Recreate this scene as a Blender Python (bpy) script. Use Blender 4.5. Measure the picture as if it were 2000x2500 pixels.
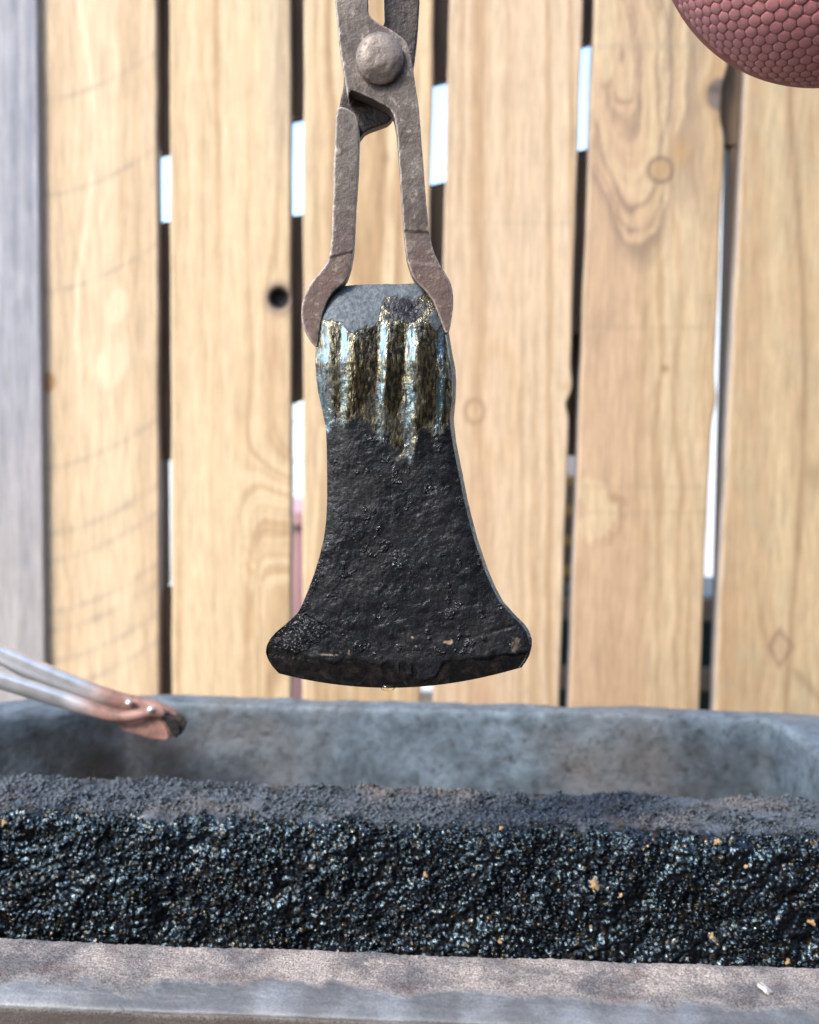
import bpy, bmesh, math, random
import numpy as np
from mathutils import Vector, Matrix

# ------------------------------------------------------------------ camera, sky, sun, exposure
S = bpy.context.scene
for o in list(bpy.data.objects):
    bpy.data.objects.remove(o)
rng = np.random.default_rng(7)
random.seed(7)

FPX, IW, IH = 2070.0, 1725.0, 2156.0          # focal length and frame in working pixels
TH, ROLL = math.radians(5.2), 0.0125
CAM = np.array([0.0, 0.0, 1.2])
FW = np.array([0, math.cos(TH), -math.sin(TH)])
UP0 = np.array([0, math.sin(TH), math.cos(TH)])
RT0 = np.array([1.0, 0, 0])
RT = RT0 * math.cos(ROLL) + UP0 * math.sin(ROLL)
UP = UP0 * math.cos(ROLL) - RT0 * math.sin(ROLL)

cam = bpy.data.cameras.new('camera')
camo = bpy.data.objects.new('camera', cam)
S.collection.objects.link(camo)
S.camera = camo
camo.matrix_world = Matrix(((RT[0], UP[0], -FW[0], CAM[0]), (RT[1], UP[1], -FW[1], CAM[1]),
                            (RT[2], UP[2], -FW[2], CAM[2]), (0, 0, 0, 1)))
cam.sensor_fit = 'VERTICAL'
cam.sensor_height = 24
cam.lens = 24 * FPX / IH
cam.clip_start, cam.clip_end = 0.02, 2000
cam.dof.use_dof = True
cam.dof.focus_distance = 0.452
cam.dof.aperture_fstop = cam.lens / 4.6

SUN_EL, SUN_AZ = math.radians(42), math.radians(-138)   # azimuth from +Y, clockwise: behind the camera, to the left
SKY_STRENGTH, SUN_STRENGTH, EXPOSURE = 0.15, 1.4, 1.84
world = bpy.data.worlds.new('World')
S.world = world
world.use_nodes = True
nt = world.node_tree
bg = nt.nodes['Background']
sky = nt.nodes.new('ShaderNodeTexSky')
sky.sky_type = 'NISHITA'
sky.sun_disc = False
sky.sun_elevation = SUN_EL
sky.sun_rotation = SUN_AZ
nt.links.new(sky.outputs[0], bg.inputs['Color'])
bg.inputs['Strength'].default_value = SKY_STRENGTH
sun = bpy.data.lights.new('sun', 'SUN')
sun.energy = SUN_STRENGTH
sun.angle = math.radians(14)
sun.color = (1.0, 0.93, 0.82)
suno = bpy.data.objects.new('sun', sun)
S.collection.objects.link(suno)
sdir = Vector((math.sin(SUN_AZ) * math.cos(SUN_EL), math.cos(SUN_AZ) * math.cos(SUN_EL), math.sin(SUN_EL)))
suno.rotation_euler = (-sdir).to_track_quat('-Z', 'Y').to_euler()
suno.location = (-2, -2, 4)
S.render.engine = 'CYCLES'
S.cycles.use_denoising = True
S.cycles.max_bounces = 8
S.view_settings.view_transform = 'Standard'
S.view_settings.look = 'None'
S.view_settings.gamma = 1
S.view_settings.use_curve_mapping = False
S.view_settings.exposure = EXPOSURE


# ------------------------------------------------------------------ geometry helpers
def ray(x, y):
    return FW + (x - IW / 2) / FPX * RT - (y - IH / 2) / FPX * UP


def onY(x, y, Y):
    d = ray(x, y)
    return CAM + d * (Y - CAM[1]) / d[1]


def onZ(x, y, Z):
    d = ray(x, y)
    return CAM + d * (Z - CAM[2]) / d[2]


def proj(P):
    p = P - CAM
    z = p @ FW
    return IW / 2 + FPX * (p @ RT) / z, IH / 2 - FPX * (p @ UP) / z


def hash2(ix, iy, seed):
    h = (ix.astype(np.int64) * 374761393 + iy.astype(np.int64) * 668265263 + seed * 1442695041) & 0xFFFFFFFF
    h = ((h ^ (h >> 13)) * 1274126177) & 0xFFFFFFFF
    h = h ^ (h >> 16)
    return (h & 0xFFFFFF) / float(0xFFFFFF)


def vnoise(x, y, seed=0):
    """smooth value noise, -1..1"""
    ix, iy = np.floor(x), np.floor(y)
    fx, fy = x - ix, y - iy
    fx = fx * fx * fx * (fx * (fx * 6 - 15) + 10)
    fy = fy * fy * fy * (fy * (fy * 6 - 15) + 10)
    a, b = hash2(ix, iy, seed), hash2(ix + 1, iy, seed)
    c, d = hash2(ix, iy + 1, seed), hash2(ix + 1, iy + 1, seed)
    return 2 * ((a * (1 - fx) + b * fx) * (1 - fy) + (c * (1 - fx) + d * fx) * fy) - 1


def fbm(x, y, seed=0, octv=4, gain=0.5):
    s, a, t = 0, 1.0, 0
    for k in range(octv):
        s = s + a * vnoise(x * 2 ** k + 17.3 * k, y * 2 ** k - 9.1 * k, seed + k)
        t += a
        a *= gain
    return s / t


def sstep(a, b, x):
    t = np.clip((x - a) / (b - a), 0, 1)
    return t * t * (3 - 2 * t)


def link(name, me, mat=None, parent=None):
    ob = bpy.data.objects.new(name, me)
    S.collection.objects.link(ob)
    if mat is not None:
        me.materials.append(mat)
    if parent is not None:
        ob.parent = parent
    return ob


def mesh_np(name, V, Q=None, T=None, smooth=True):
    """fast mesh from numpy verts, quads, tris"""
    me = bpy.data.meshes.new(name)
    V = np.asarray(V, np.float32)
    parts, sizes = [], []
    if Q is not None and len(Q):
        parts.append(np.asarray(Q, np.int32).ravel()); sizes.append(np.full(len(Q), 4, np.int32))
    if T is not None and len(T):
        parts.append(np.asarray(T, np.int32).ravel()); sizes.append(np.full(len(T), 3, np.int32))
    L = np.concatenate(parts); Z = np.concatenate(sizes)
    st = np.concatenate(([0], np.cumsum(Z)[:-1])).astype(np.int32)
    me.vertices.add(len(V)); me.vertices.foreach_set('co', V.ravel())
    me.loops.add(len(L)); me.loops.foreach_set('vertex_index', L)
    me.polygons.add(len(Z)); me.polygons.foreach_set('loop_start', st); me.polygons.foreach_set('loop_total', Z)
    me.update(calc_edges=True)
    me.polygons.foreach_set('use_smooth', np.full(len(Z), smooth))
    me.validate()
    return me


def attr_f(me, name, a):
    at = me.attributes.new(name, 'FLOAT', 'POINT')
    at.data.foreach_set('value', np.asarray(a, np.float32).ravel())


def attr_c(me, name, a):
    a = np.asarray(a, np.float32).reshape(-1, 3)
    at = me.attributes.new(name, 'FLOAT_COLOR', 'POINT')
    at.data.foreach_set('color', np.concatenate([a, np.ones((len(a), 1), np.float32)], 1).ravel())


def tube_quads(nr, nc, flip=False):
    """rows x closed ring"""
    i = np.arange(nr - 1)[:, None] * nc
    j = np.arange(nc)[None, :]
    k = (j + 1) % nc
    q = np.stack([i + j, i + k, i + nc + k, i + nc + j], -1).reshape(-1, 4)
    return q[:, ::-1] if flip else q


def grid_quads(nr, nc, flip=False):
    i = np.arange(nr - 1)[:, None] * nc
    j = np.arange(nc - 1)[None, :]
    q = np.stack([i + j, i + j + 1, i + nc + j + 1, i + nc + j], -1).reshape(-1, 4)
    return q[:, ::-1] if flip else q


def fix_normals(me):
    bm = bmesh.new(); bm.from_mesh(me)
    bmesh.ops.recalc_face_normals(bm, faces=bm.faces)
    bm.to_mesh(me); bm.free()


def bm_obj(name, bm, mat, parent=None, smooth=False):
    me = bpy.data.meshes.new(name)
    bmesh.ops.recalc_face_normals(bm, faces=bm.faces)
    bm.to_mesh(me); bm.free()
    if smooth:
        me.polygons.foreach_set('use_smooth', np.full(len(me.polygons), True))
    return link(name, me, mat, parent)


def add_box(bm, c, s, rot=None, bev=0.0):
    r = bmesh.ops.create_cube(bm, size=1)
    m = Matrix.Translation(Vector(c)) @ (rot.to_4x4() if rot is not None else Matrix.Identity(4)) @ Matrix.Diagonal((*s, 1))
    bmesh.ops.transform(bm, matrix=m, verts=r['verts'])
    if bev > 0:
        ed = list({e for v in r['verts'] for e in v.link_edges})
        bmesh.ops.bevel(bm, geom=ed, offset=bev, segments=2, affect='EDGES')


def empty(name, loc=(0, 0, 0)):
    o = bpy.data.objects.new(name, None)
    S.collection.objects.link(o)
    o.location = loc
    o.empty_display_size = 0.05
    return o


def tag(o, label=None, cat=None, group=None, kind=None):
    if label: o['label'] = label
    if cat: o['category'] = cat
    if group: o['group'] = group
    if kind: o['kind'] = kind
    return o


def reparent(o, p):
    o.parent = p
    o.matrix_parent_inverse = Matrix.Translation(-Vector(p.location))
    return o


# ------------------------------------------------------------------ material helpers
class NT:
    def __init__(s, name):
        s.m = bpy.data.materials.new(name); s.m.use_nodes = True
        s.t = s.m.node_tree; s.b = s.t.nodes['Principled BSDF']

    def n(s, typ, **kw):
        nd = s.t.nodes.new(typ)
        for k, v in kw.items():
            if k in nd.inputs: nd.inputs[k].default_value = v
            else: setattr(nd, k, v)
        return nd

    def l(s, a, b): s.t.links.new(a, b)

    def coord(s, scale=(1, 1, 1)):
        tc = s.n('ShaderNodeTexCoord'); mp = s.n('ShaderNodeMapping'); mp.inputs['Scale'].default_value = scale
        s.l(tc.outputs['Object'], mp.inputs['Vector']); return mp.outputs[0]

    def noise(s, co, scale, detail=4, rough=0.55, dist=0.0):
        nd = s.n('ShaderNodeTexNoise'); s.l(co, nd.inputs['Vector'])
        nd.inputs['Scale'].default_value = scale; nd.inputs['Detail'].default_value = detail
        nd.inputs['Roughness'].default_value = rough; nd.inputs['Distortion'].default_value = dist
        return nd.outputs['Fac']

    def voro(s, co, scale, feature='F1', rand=1.0):
        nd = s.n('ShaderNodeTexVoronoi'); s.l(co, nd.inputs['Vector']); nd.feature = feature
        nd.inputs['Scale'].default_value = scale; nd.inputs['Randomness'].default_value = rand
        return nd.outputs['Distance']

    def ramp(s, f, stops):
        nd = s.n('ShaderNodeValToRGB'); s.l(f, nd.inputs[0]); e = nd.color_ramp.elements
        while len(e) > len(stops): e.remove(e[-1])
        while len(e) < len(stops): e.new(0.5)
        for a, (p, c) in zip(e, stops):
            a.position = p
            a.color = (*c, 1) if isinstance(c, tuple) else (c, c, c, 1)
        return nd.outputs[0]

    def mix(s, f, a, b, mode='MIX'):
        nd = s.n('ShaderNodeMix', data_type='RGBA', blend_type=mode)
        for sock, v in ((nd.inputs[0], f), (nd.inputs[6], a), (nd.inputs[7], b)):
            if hasattr(v, 'links'): s.l(v, sock)
            elif isinstance(v, tuple): sock.default_value = (*v, 1)
            elif sock.type == 'RGBA': sock.default_value = (v, v, v, 1)
            else: sock.default_value = v
        return nd.outputs[2]

    def math(s, op, a, b=0.0, clamp=False):
        nd = s.n('ShaderNodeMath', operation=op, use_clamp=clamp)
        for sock, v in ((nd.inputs[0], a), (nd.inputs[1], b)):
            if hasattr(v, 'links'): s.l(v, sock)
            else: sock.default_value = v
        return nd.outputs[0]

    def attr(s, name, out='Fac'):
        nd = s.n('ShaderNodeAttribute'); nd.attribute_name = name
        return nd.outputs[out]

    def set(s, name, v):
        i = s.b.inputs[name]
        if hasattr(v, 'links'): s.l(v, i)
        elif isinstance(v, tuple): i.default_value = (*v, 1) if len(v) == 3 else v
        else: i.default_value = v

    def bump(s, h, strength, dist, prev=None):
        nd = s.n('ShaderNodeBump'); s.l(h, nd.inputs['Height'])
        nd.inputs['Strength'].default_value = strength; nd.inputs['Distance'].default_value = dist
        if prev is not None: s.l(prev, nd.inputs['Normal'])
        return nd.outputs[0]


def m_wood():
    k = NT('pine_wood')
    co = k.coord((1, 1, 0.06))
    f = k.noise(co, 380, 4, 0.6)
    f2 = k.noise(k.coord((1, 1, 1)), 60, 4)
    c = k.attr('wood', 'Color')
    c = k.mix(0.75, c, k.ramp(f, [(0.32, 0.62), (0.62, 1.0)]), 'MULTIPLY')
    c = k.mix(0.5, c, k.ramp(f2, [(0.3, 0.85), (0.7, 1.0)]), 'MULTIPLY')
    k.set('Base Color', c); k.set('Roughness', 0.65); k.set('Specular IOR Level', 0.3)
    k.set('Normal', k.bump(f, 0.35, 0.0006))
    return k.m


def m_simple(name, col, rough=0.6, var=0.25, scale=40, metal=0.0, bump=0.0, stretch=(1, 1, 1), col2=None):
    k = NT(name)
    co = k.coord(stretch)
    f = k.noise(co, scale, 5)
    dark = col2 if col2 else tuple(x * (1 - var) for x in col)
    k.set('Base Color', k.mix(k.ramp(f, [(0.35, 0.0), (0.65, 1.0)]), dark, col))
    k.set('Roughness', rough); k.set('Metallic', metal)
    if bump: k.set('Normal', k.bump(k.noise(co, scale * 4, 4), 0.5, bump))
    return k.m


def m_trough():
    k = NT('old_concrete')
    co = k.coord()
    a = k.noise(co, 48, 6, 0.62); b = k.noise(co, 170, 5, 0.65); c = k.noise(co, 7, 3); d = k.noise(co, 420, 3)
    col = k.mix(k.ramp(a, [(0.33, 0.0), (0.68, 1.0)]), (0.066, 0.086, 0.103), (0.158, 0.202, 0.240))
    col = k.mix(k.ramp(c, [(0.48, 0.0), (0.7, 0.65)]), col, (0.15, 0.125, 0.105))
    col = k.mix(0.75, col, k.ramp(b, [(0.3, 0.4), (0.55, 1.0)]), 'MULTIPLY')
    col = k.mix(k.ramp(k.noise(co, 110, 3), [(0.60, 0.0), (0.70, 0.75)]), col, (0.045, 0.045, 0.045))
    col = k.mix(k.attr('corner_shade'), col, (0.030, 0.024, 0.018))  # painted shade of the basin corners, browned like dirt
    k.set('Base Color', col); k.set('Roughness', 0.62)
    k.set('Normal', k.bump(d, 0.4, 0.0006, k.bump(b, 0.5, 0.002)))
    return k.m


def m_ledge():
    k = NT('dusty_rusted_iron')
    co = k.coord()
    worn = k.attr('worn')
    a = k.noise(co, 26, 5, 0.6); g = k.noise(co, 900, 3, 0.7); p = k.noise(co, 60, 4)
    v = k.voro(co, 620)
    dust = k.mix(k.ramp(a, [(0.40, 0.0), (0.58, 1.0)]), (0.12, 0.11, 0.108), (0.35, 0.295, 0.255))
    dust = k.mix(k.ramp(p, [(0.55, 0.0), (0.72, 0.8)]), dust, (0.12, 0.075, 0.06))
    dust = k.mix(0.9, dust, k.ramp(k.noise(co, 1250, 2, 0.6), [(0.34, 0.25), (0.52, 0.95), (0.66, 1.5)]), 'MULTIPLY')
    metal = k.mix(k.ramp(k.noise(co, 45, 5), [(0.4, 0.0), (0.62, 1.0)]), (0.11, 0.112, 0.114), (0.19, 0.198, 0.206))
    w = k.math('ADD', worn, k.math('MULTIPLY', k.math('SUBTRACT', a, 0.5), 2.1), True)
    w = k.ramp(w, [(0.40, 0.0), (0.6, 1.0)])
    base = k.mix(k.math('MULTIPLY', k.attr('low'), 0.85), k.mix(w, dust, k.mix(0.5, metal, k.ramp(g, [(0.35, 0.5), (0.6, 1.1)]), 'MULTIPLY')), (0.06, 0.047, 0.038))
    k.set('Base Color', base)
    k.set('Metallic', k.math('MULTIPLY', w, 0.25))
    k.set('Roughness', k.mix(w, 0.72, 0.5))
    iw = k.math('SUBTRACT', 1.0, k.math('MULTIPLY', w, 0.8))
    k.set('Normal', k.bump(k.math('MULTIPLY', k.math('ADD', g, k.noise(co, 2200, 2)), iw), 0.55, 0.0011))
    return k.m


def m_crust():
    k = NT('oily_black_crust')
    co = k.coord()
    dry = k.attr('dry')
    a = k.noise(co, 75, 5, 0.7); g = k.noise(co, 700, 3, 0.6); big = k.noise(co, 16, 4)
    d = k.math('ADD', k.math('MULTIPLY', dry, 0.68), k.math('MULTIPLY', k.math('SUBTRACT', a, 0.5), 2.2), True)
    d = k.ramp(d, [(0.35, 0.0), (0.75, 1.0)])
    dust = k.mix(k.ramp(big, [(0.52, 0.0), (0.68, 1.0)]), (0.088, 0.099, 0.112), (0.16, 0.138, 0.128))
    dust = k.mix(0.8, dust, k.ramp(k.noise(co, 1300, 2), [(0.35, 0.35), (0.62, 1.3)]), 'MULTIPLY')
    amber = k.ramp(k.noise(co, 260, 2), [(0.56, 0.0), (0.66, 1.0)])
    wet = k.mix(amber, (0.004, 0.004, 0.0045), (0.012, 0.008, 0.004))
    k.set('Base Color', k.mix(d, wet, dust))
    k.set('Specular Tint', k.mix(amber, (0.50, 0.80, 1.0), (1.0, 0.80, 0.48)))  # blue sky and warm glints put into the highlight colour
    k.set('Roughness', k.mix(d, 0.20, 0.75))
    gl = k.ramp(k.noise(co, 480, 3, 0.6), [(0.42, 0.12), (0.58, 1.0)])
    k.set('Specular IOR Level', k.mix(d, gl, 0.35))
    k.set('Coat Weight', k.math('MULTIPLY', k.math('MULTIPLY', gl, 0.28), k.math('SUBTRACT', 1.0, d))); k.set('Coat Roughness', 0.14); k.set('Coat IOR', 1.6)
    k.set('Normal', k.bump(g, 0.5, 0.0008, k.bump(k.noise(co, 330, 3), 0.6, 0.0015)))
    return k.m


def m_axe():
    k = NT('forged_oily_steel')
    co = k.coord(); cs = k.coord((1, 1, 0.33))
    patch, oil, edge, fleck, spark = (k.attr(q) for q in ('patch', 'oil', 'edge', 'fleck', 'spark'))
    oil = k.ramp(k.math('ADD', oil, k.math('MULTIPLY', k.math('SUBTRACT', k.noise(cs, 620, 3, 0.6), 0.5), 1.2), True), [(0.28, 0.0), (0.74, 1.0)])
    f1 = k.noise(co, 210, 5, 0.6, 0.5); f2 = k.noise(co, 560, 4, 0.6); st = k.noise(cs, 900, 3, 0.6); big = k.noise(co, 45, 5)
    st2 = k.noise(cs, 1500, 2, 0.5); pin = k.noise(co, 1250, 2, 0.5)
    scale_c = k.mix(k.ramp(f1, [(0.35, 0.0), (0.68, 1.0)]), (0.005, 0.0055, 0.0065), (0.016, 0.0175, 0.0200))
    scale_c = k.mix(k.ramp(big, [(0.5, 0.0), (0.7, 0.6)]), scale_c, (0.020, 0.0195, 0.0195))
    gold = k.ramp(st, [(0.44, 0.0), (0.60, 1.0)])
    oil_c = k.mix(gold, (0.075, 0.069, 0.053), (0.32, 0.265, 0.155))
    sky_crest = k.attr('sky_crest')
    oil_c = k.mix(k.math('MULTIPLY', sky_crest, k.ramp(st2, [(0.36, 0.55), (0.52, 1.0)])), oil_c, (0.21, 0.325, 0.40))  # blue sky reflection painted into the flute crests
    patch_c = k.mix(k.ramp(f2, [(0.3, 0.0), (0.7, 1.0)]), (0.060, 0.076, 0.090), (0.115, 0.138, 0.158))
    patch_c = k.mix(k.ramp(k.math('ABSOLUTE', k.math('SUBTRACT', f1, 0.5)), [(0.0, 0.55), (0.035, 0.0)]), patch_c, (0.07, 0.075, 0.08))
    edge_c = k.mix(k.ramp(f1, [(0.45, 0.0), (0.68, 1.0)]), (0.005, 0.005, 0.005), (0.018, 0.0148, 0.013))
    c = k.mix(edge, scale_c, edge_c)
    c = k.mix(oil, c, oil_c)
    c = k.mix(patch, c, patch_c)
    c = k.mix(fleck, c, (0.27, 0.20, 0.15))
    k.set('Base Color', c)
    r = k.mix(k.ramp(big, [(0.40, 0.0), (0.62, 1.0)]), 0.24, 0.50)
    r = k.mix(k.ramp(f2, [(0.58, 0.0), (0.68, 1.0)]), r, 0.12)
    r = k.mix(edge, r, k.ramp(f1, [(0.4, 0.10), (0.65, 0.32)])); r = k.mix(oil, r, 0.17); r = k.mix(spark, r, 0.07)
    r = k.mix(patch, r, 0.55); r = k.mix(fleck, r, 0.6)
    k.set('Roughness', r)
    k.set('Metallic', k.math('MULTIPLY', oil, 0.9))
    glint = k.ramp(k.noise(co, 820, 2), [(0.52, 0.08), (0.60, 1.0)])
    k.set('Specular IOR Level', k.mix(spark, k.mix(oil, k.math('MULTIPLY', 0.42, k.ramp(f2, [(0.4, 0.45), (0.66, 1.3)])), 0.9), glint))
    flat = k.math('SUBTRACT', 1.0, k.math('MULTIPLY', edge, 0.6))
    h = k.math('ADD', k.math('MULTIPLY', f1, 0.75), k.math('MULTIPLY', f2, 0.6))
    h = k.math('MULTIPLY', k.math('MULTIPLY', h, flat), k.math('SUBTRACT', 1.0, k.math('MULTIPLY', oil, 0.7)))
    oc = k.math('MULTIPLY', oil, k.math('SUBTRACT', 1.0, k.math('MULTIPLY', sky_crest, 0.45)))
    h = k.math('ADD', h, k.math('MULTIPLY', k.math('MULTIPLY', st, oc), 0.30))
    h = k.math('ADD', h, k.math('MULTIPLY', k.math('MULTIPLY', st2, oc), 0.20))
    h = k.math('ADD', h, k.math('MULTIPLY', k.math('MULTIPLY', pin, spark), 1.6))
    k.set('Normal', k.bump(h, 0.75, 0.0013))
    return k.m


def m_tongs(name='brown_forged_steel', hot=(0.125, 0.079, 0.066), gain=1.0):
    k = NT(name)
    co = k.coord()
    a = k.noise(co, 60, 5, 0.6); b = k.noise(co, 260, 5, 0.65); g = k.noise(co, 900, 3)
    red = k.attr('red')
    c = k.mix(k.ramp(a, [(0.35, 0.0), (0.65, 1.0)]), tuple(gain * q for q in (0.078, 0.062, 0.053)), tuple(gain * q for q in (0.155, 0.128, 0.110)))
    c = k.mix(k.math('MULTIPLY', red, 0.85), c, hot)
    c = k.mix(k.ramp(b, [(0.56, 0.0), (0.66, 0.7)]), c, (0.30, 0.245, 0.20))
    c = k.mix(k.ramp(b, [(0.34, 0.8), (0.42, 0.0)]), c, (0.06, 0.045, 0.04))
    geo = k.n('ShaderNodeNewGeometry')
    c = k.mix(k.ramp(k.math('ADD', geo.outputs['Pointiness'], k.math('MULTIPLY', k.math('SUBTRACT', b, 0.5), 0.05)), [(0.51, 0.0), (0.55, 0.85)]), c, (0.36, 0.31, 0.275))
    k.set('Base Color', c)
    k.set('Metallic', 0.35)
    k.set('Roughness', k.ramp(b, [(0.3, 0.62), (0.65, 0.40)]))
    k.set('Normal', k.bump(g, 0.25, 0.0006, k.bump(b, 0.35, 0.0011)))
    return k.m


def m_steel(name='bare_steel'):
    k = NT(name)
    co = k.coord((1, 1, 1))
    a = k.noise(co, 50, 4)
    rust = k.mix(k.ramp(k.noise(co, 90, 5, 0.6), [(0.35, 0.0), (0.65, 1.0)]), (0.15, 0.075, 0.058), (0.34, 0.19, 0.15))
    k.set('Base Color', k.mix(k.attr('red'), k.mix(k.ramp(a, [(0.35, 0.0), (0.65, 1.0)]), (0.55, 0.52, 0.50), (0.75, 0.74, 0.73)), rust))
    red = k.attr('red')
    k.set('Metallic', k.mix(red, 0.75, 0.15)); k.set('Roughness', k.mix(red, 0.34, 0.55))
    k.set('Normal', k.bump(k.noise(co, 300, 3), 0.2, 0.0005))
    return k.m


def m_rubber():
    k = NT('pink_textured_rubber')
    co = k.coord()
    a = k.noise(co, 30, 3); b = k.noise(co, 1300, 3, 0.6); c3 = k.noise(co, 420, 3)
    c = k.mix(k.ramp(a, [(0.35, 0.0), (0.65, 1.0)]), (0.42, 0.135, 0.14), (0.54, 0.20, 0.21))
    c = k.mix(0.5, c, k.ramp(c3, [(0.3, 0.75), (0.7, 1.1)]), 'MULTIPLY')
    k.set('Base Color', c); k.set('Roughness', 0.62); k.set('Sheen Weight', 0.25); k.set('Sheen Roughness', 0.4)
    k.set('Normal', k.bump(b, 0.7, 0.0009))
    return k.m


M_WOOD = m_wood()
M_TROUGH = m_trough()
M_LEDGE = m_ledge()
M_CRUST = m_crust()
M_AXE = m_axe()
M_TONGS = m_tongs()
M_RIVET = m_tongs('worn_rivet_steel', gain=1.5)
M_STEEL = m_steel()
M_RUBBER = m_rubber()
M_BROWN = m_simple('weathered_brown_board', (0.20, 0.135, 0.085), 0.8, 0.5, 30, stretch=(1, 1, 0.2), bump=0.001)
M_SOOT = m_simple('sooty_black', (0.012, 0.011, 0.011), 0.5, 0.5, 120, bump=0.001)
M_COPPER = m_simple('rusty_pink_steel', (0.35, 0.18, 0.145), 0.65, 0.6, 90, metal=0.1, bump=0.001)
M_CRUMB = m_simple('tan_crumb', (0.46, 0.29, 0.14), 0.75, 0.5, 300)
M_PALE = m_simple('pale_paint', (0.75, 0.78, 0.80), 0.6, 0.08, 6)
M_PINKBIN = m_simple('faded_red_plastic', (0.50, 0.29, 0.28), 0.5, 0.15, 4)
M_RED = m_simple('red_plastic', (0.45, 0.035, 0.03), 0.4, 0.2, 5)
M_GREEN = m_simple('dark_green_plastic', (0.012, 0.03, 0.03), 0.45, 0.3, 8)
M_YELLOW = m_simple('yellow_wood', (0.42, 0.25, 0.07), 0.7, 0.3, 8)
M_GROUND = m_simple('trodden_earth', (0.17, 0.13, 0.10), 0.95, 0.35, 3, bump=0.02)
M_BACKDROP = m_simple('dark_backdrop_timber', (0.06, 0.043, 0.03), 0.85, 0.4, 6, stretch=(1, 1, 0.1))  # for the added, unseen boarded walls

k = NT('used_quench_oil')
k.set('Base Color', (0.008, 0.007, 0.006)); k.set('Roughness', 0.12); k.set('Coat Weight', 0.3)
k.set('Normal', k.bump(k.noise(k.coord(), 40, 3), 0.08, 0.002))
M_OIL = k.m
k = NT('clear_oil_drop')
k.set('Base Color', (0.95, 0.85, 0.6)); k.set('Roughness', 0.02); k.set('Transmission Weight', 1.0); k.set('IOR', 1.45)
M_DROP = k.m

# ------------------------------------------------------------------ setting: ground
nx = 60
gx, gy = np.meshgrid(np.linspace(-150, 150, nx), np.linspace(-150, 150, nx), indexing='xy')
gv = np.stack([gx, gy, 0.0 * gx], -1).reshape(-1, 3)
g = link('ground', mesh_np('ground', gv, grid_quads(nx, nx)), M_GROUND)
tag(g, kind='structure')

# unseen boarded wall added behind the camera to darken reflections
backdrop = empty('unseen_backdrop', (0.6, -2.2, 0))
tag(backdrop, 'unseen dark boarded wall added behind the camera to darken reflections', 'backdrop')
pm = None
for i in range(26):
    bm = bmesh.new(); add_box(bm, (0, 0, 0), (0.195, 0.03, 2.9), bev=0.004)
    if pm is None:
        o = bm_obj('board', bm, M_BACKDROP, backdrop); pm = o.data
    else:
        bm.free(); o = link('board', pm, None, backdrop)
    o.location = (-1.6 + i * 0.2, 0.03 * ((i * 7) % 3) * 0.2, 1.45)

blocker = empty('light_blocker', (2.0, -0.5, 0))  # unseen boarded wall added to keep out light from the right
tag(blocker, 'unseen dark boarded wall added on the right to block light', 'backdrop')
for i in range(16):
    o = link('board', pm, None, blocker)
    o.location = (0.03 * ((i * 5) % 3) * 0.2, -1.7 + i * 0.2, 1.45)
    o.rotation_euler = (0, 0, math.pi / 2)

# ------------------------------------------------------------------ fence
YF, YB = 1.13, 1.152                     # front and back of the boards
fence = empty('board_fence', (0, YF, 0))
tag(fence, 'pale pine fence of upright boards with open gaps, behind the trough', 'fence')

LIGHT = np.array([0.63, 0.485, 0.31]); TAN = np.array([0.45, 0.305, 0.17]); DARK = np.array([0.25, 0.165, 0.09])
PINKW = np.array([0.55, 0.385, 0.25]); GREYW = np.array([0.33, 0.285, 0.24]); CREAM = np.array([0.74, 0.60, 0.40])


def lerp(a, b, t):
    return a + (b - a) * np.clip(t, 0, 1)[..., None]


def knots(phi, X, Y, ks):
    for (kx, ky, s, A, el) in ks:
        r2 = ((X - kx) / s) ** 2 + ((Y - ky) / (s * el)) ** 2
        phi = phi + np.sign(X - kx + 1e-3) * A * np.exp(-r2) * np.minimum(1, np.abs(X - kx) / (s * 0.5))
    return phi


def grain(phi, Y, seed, fine=7.0, mid=19.0, yl=1500.0):
    w = vnoise(phi / fine, Y / yl, seed) * 0.5 + vnoise(phi / mid, Y / yl, seed + 5) * 1.0 + 0.28 * vnoise(phi / 3.4, Y / 700, seed + 9)
    return w * 1.5


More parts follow.
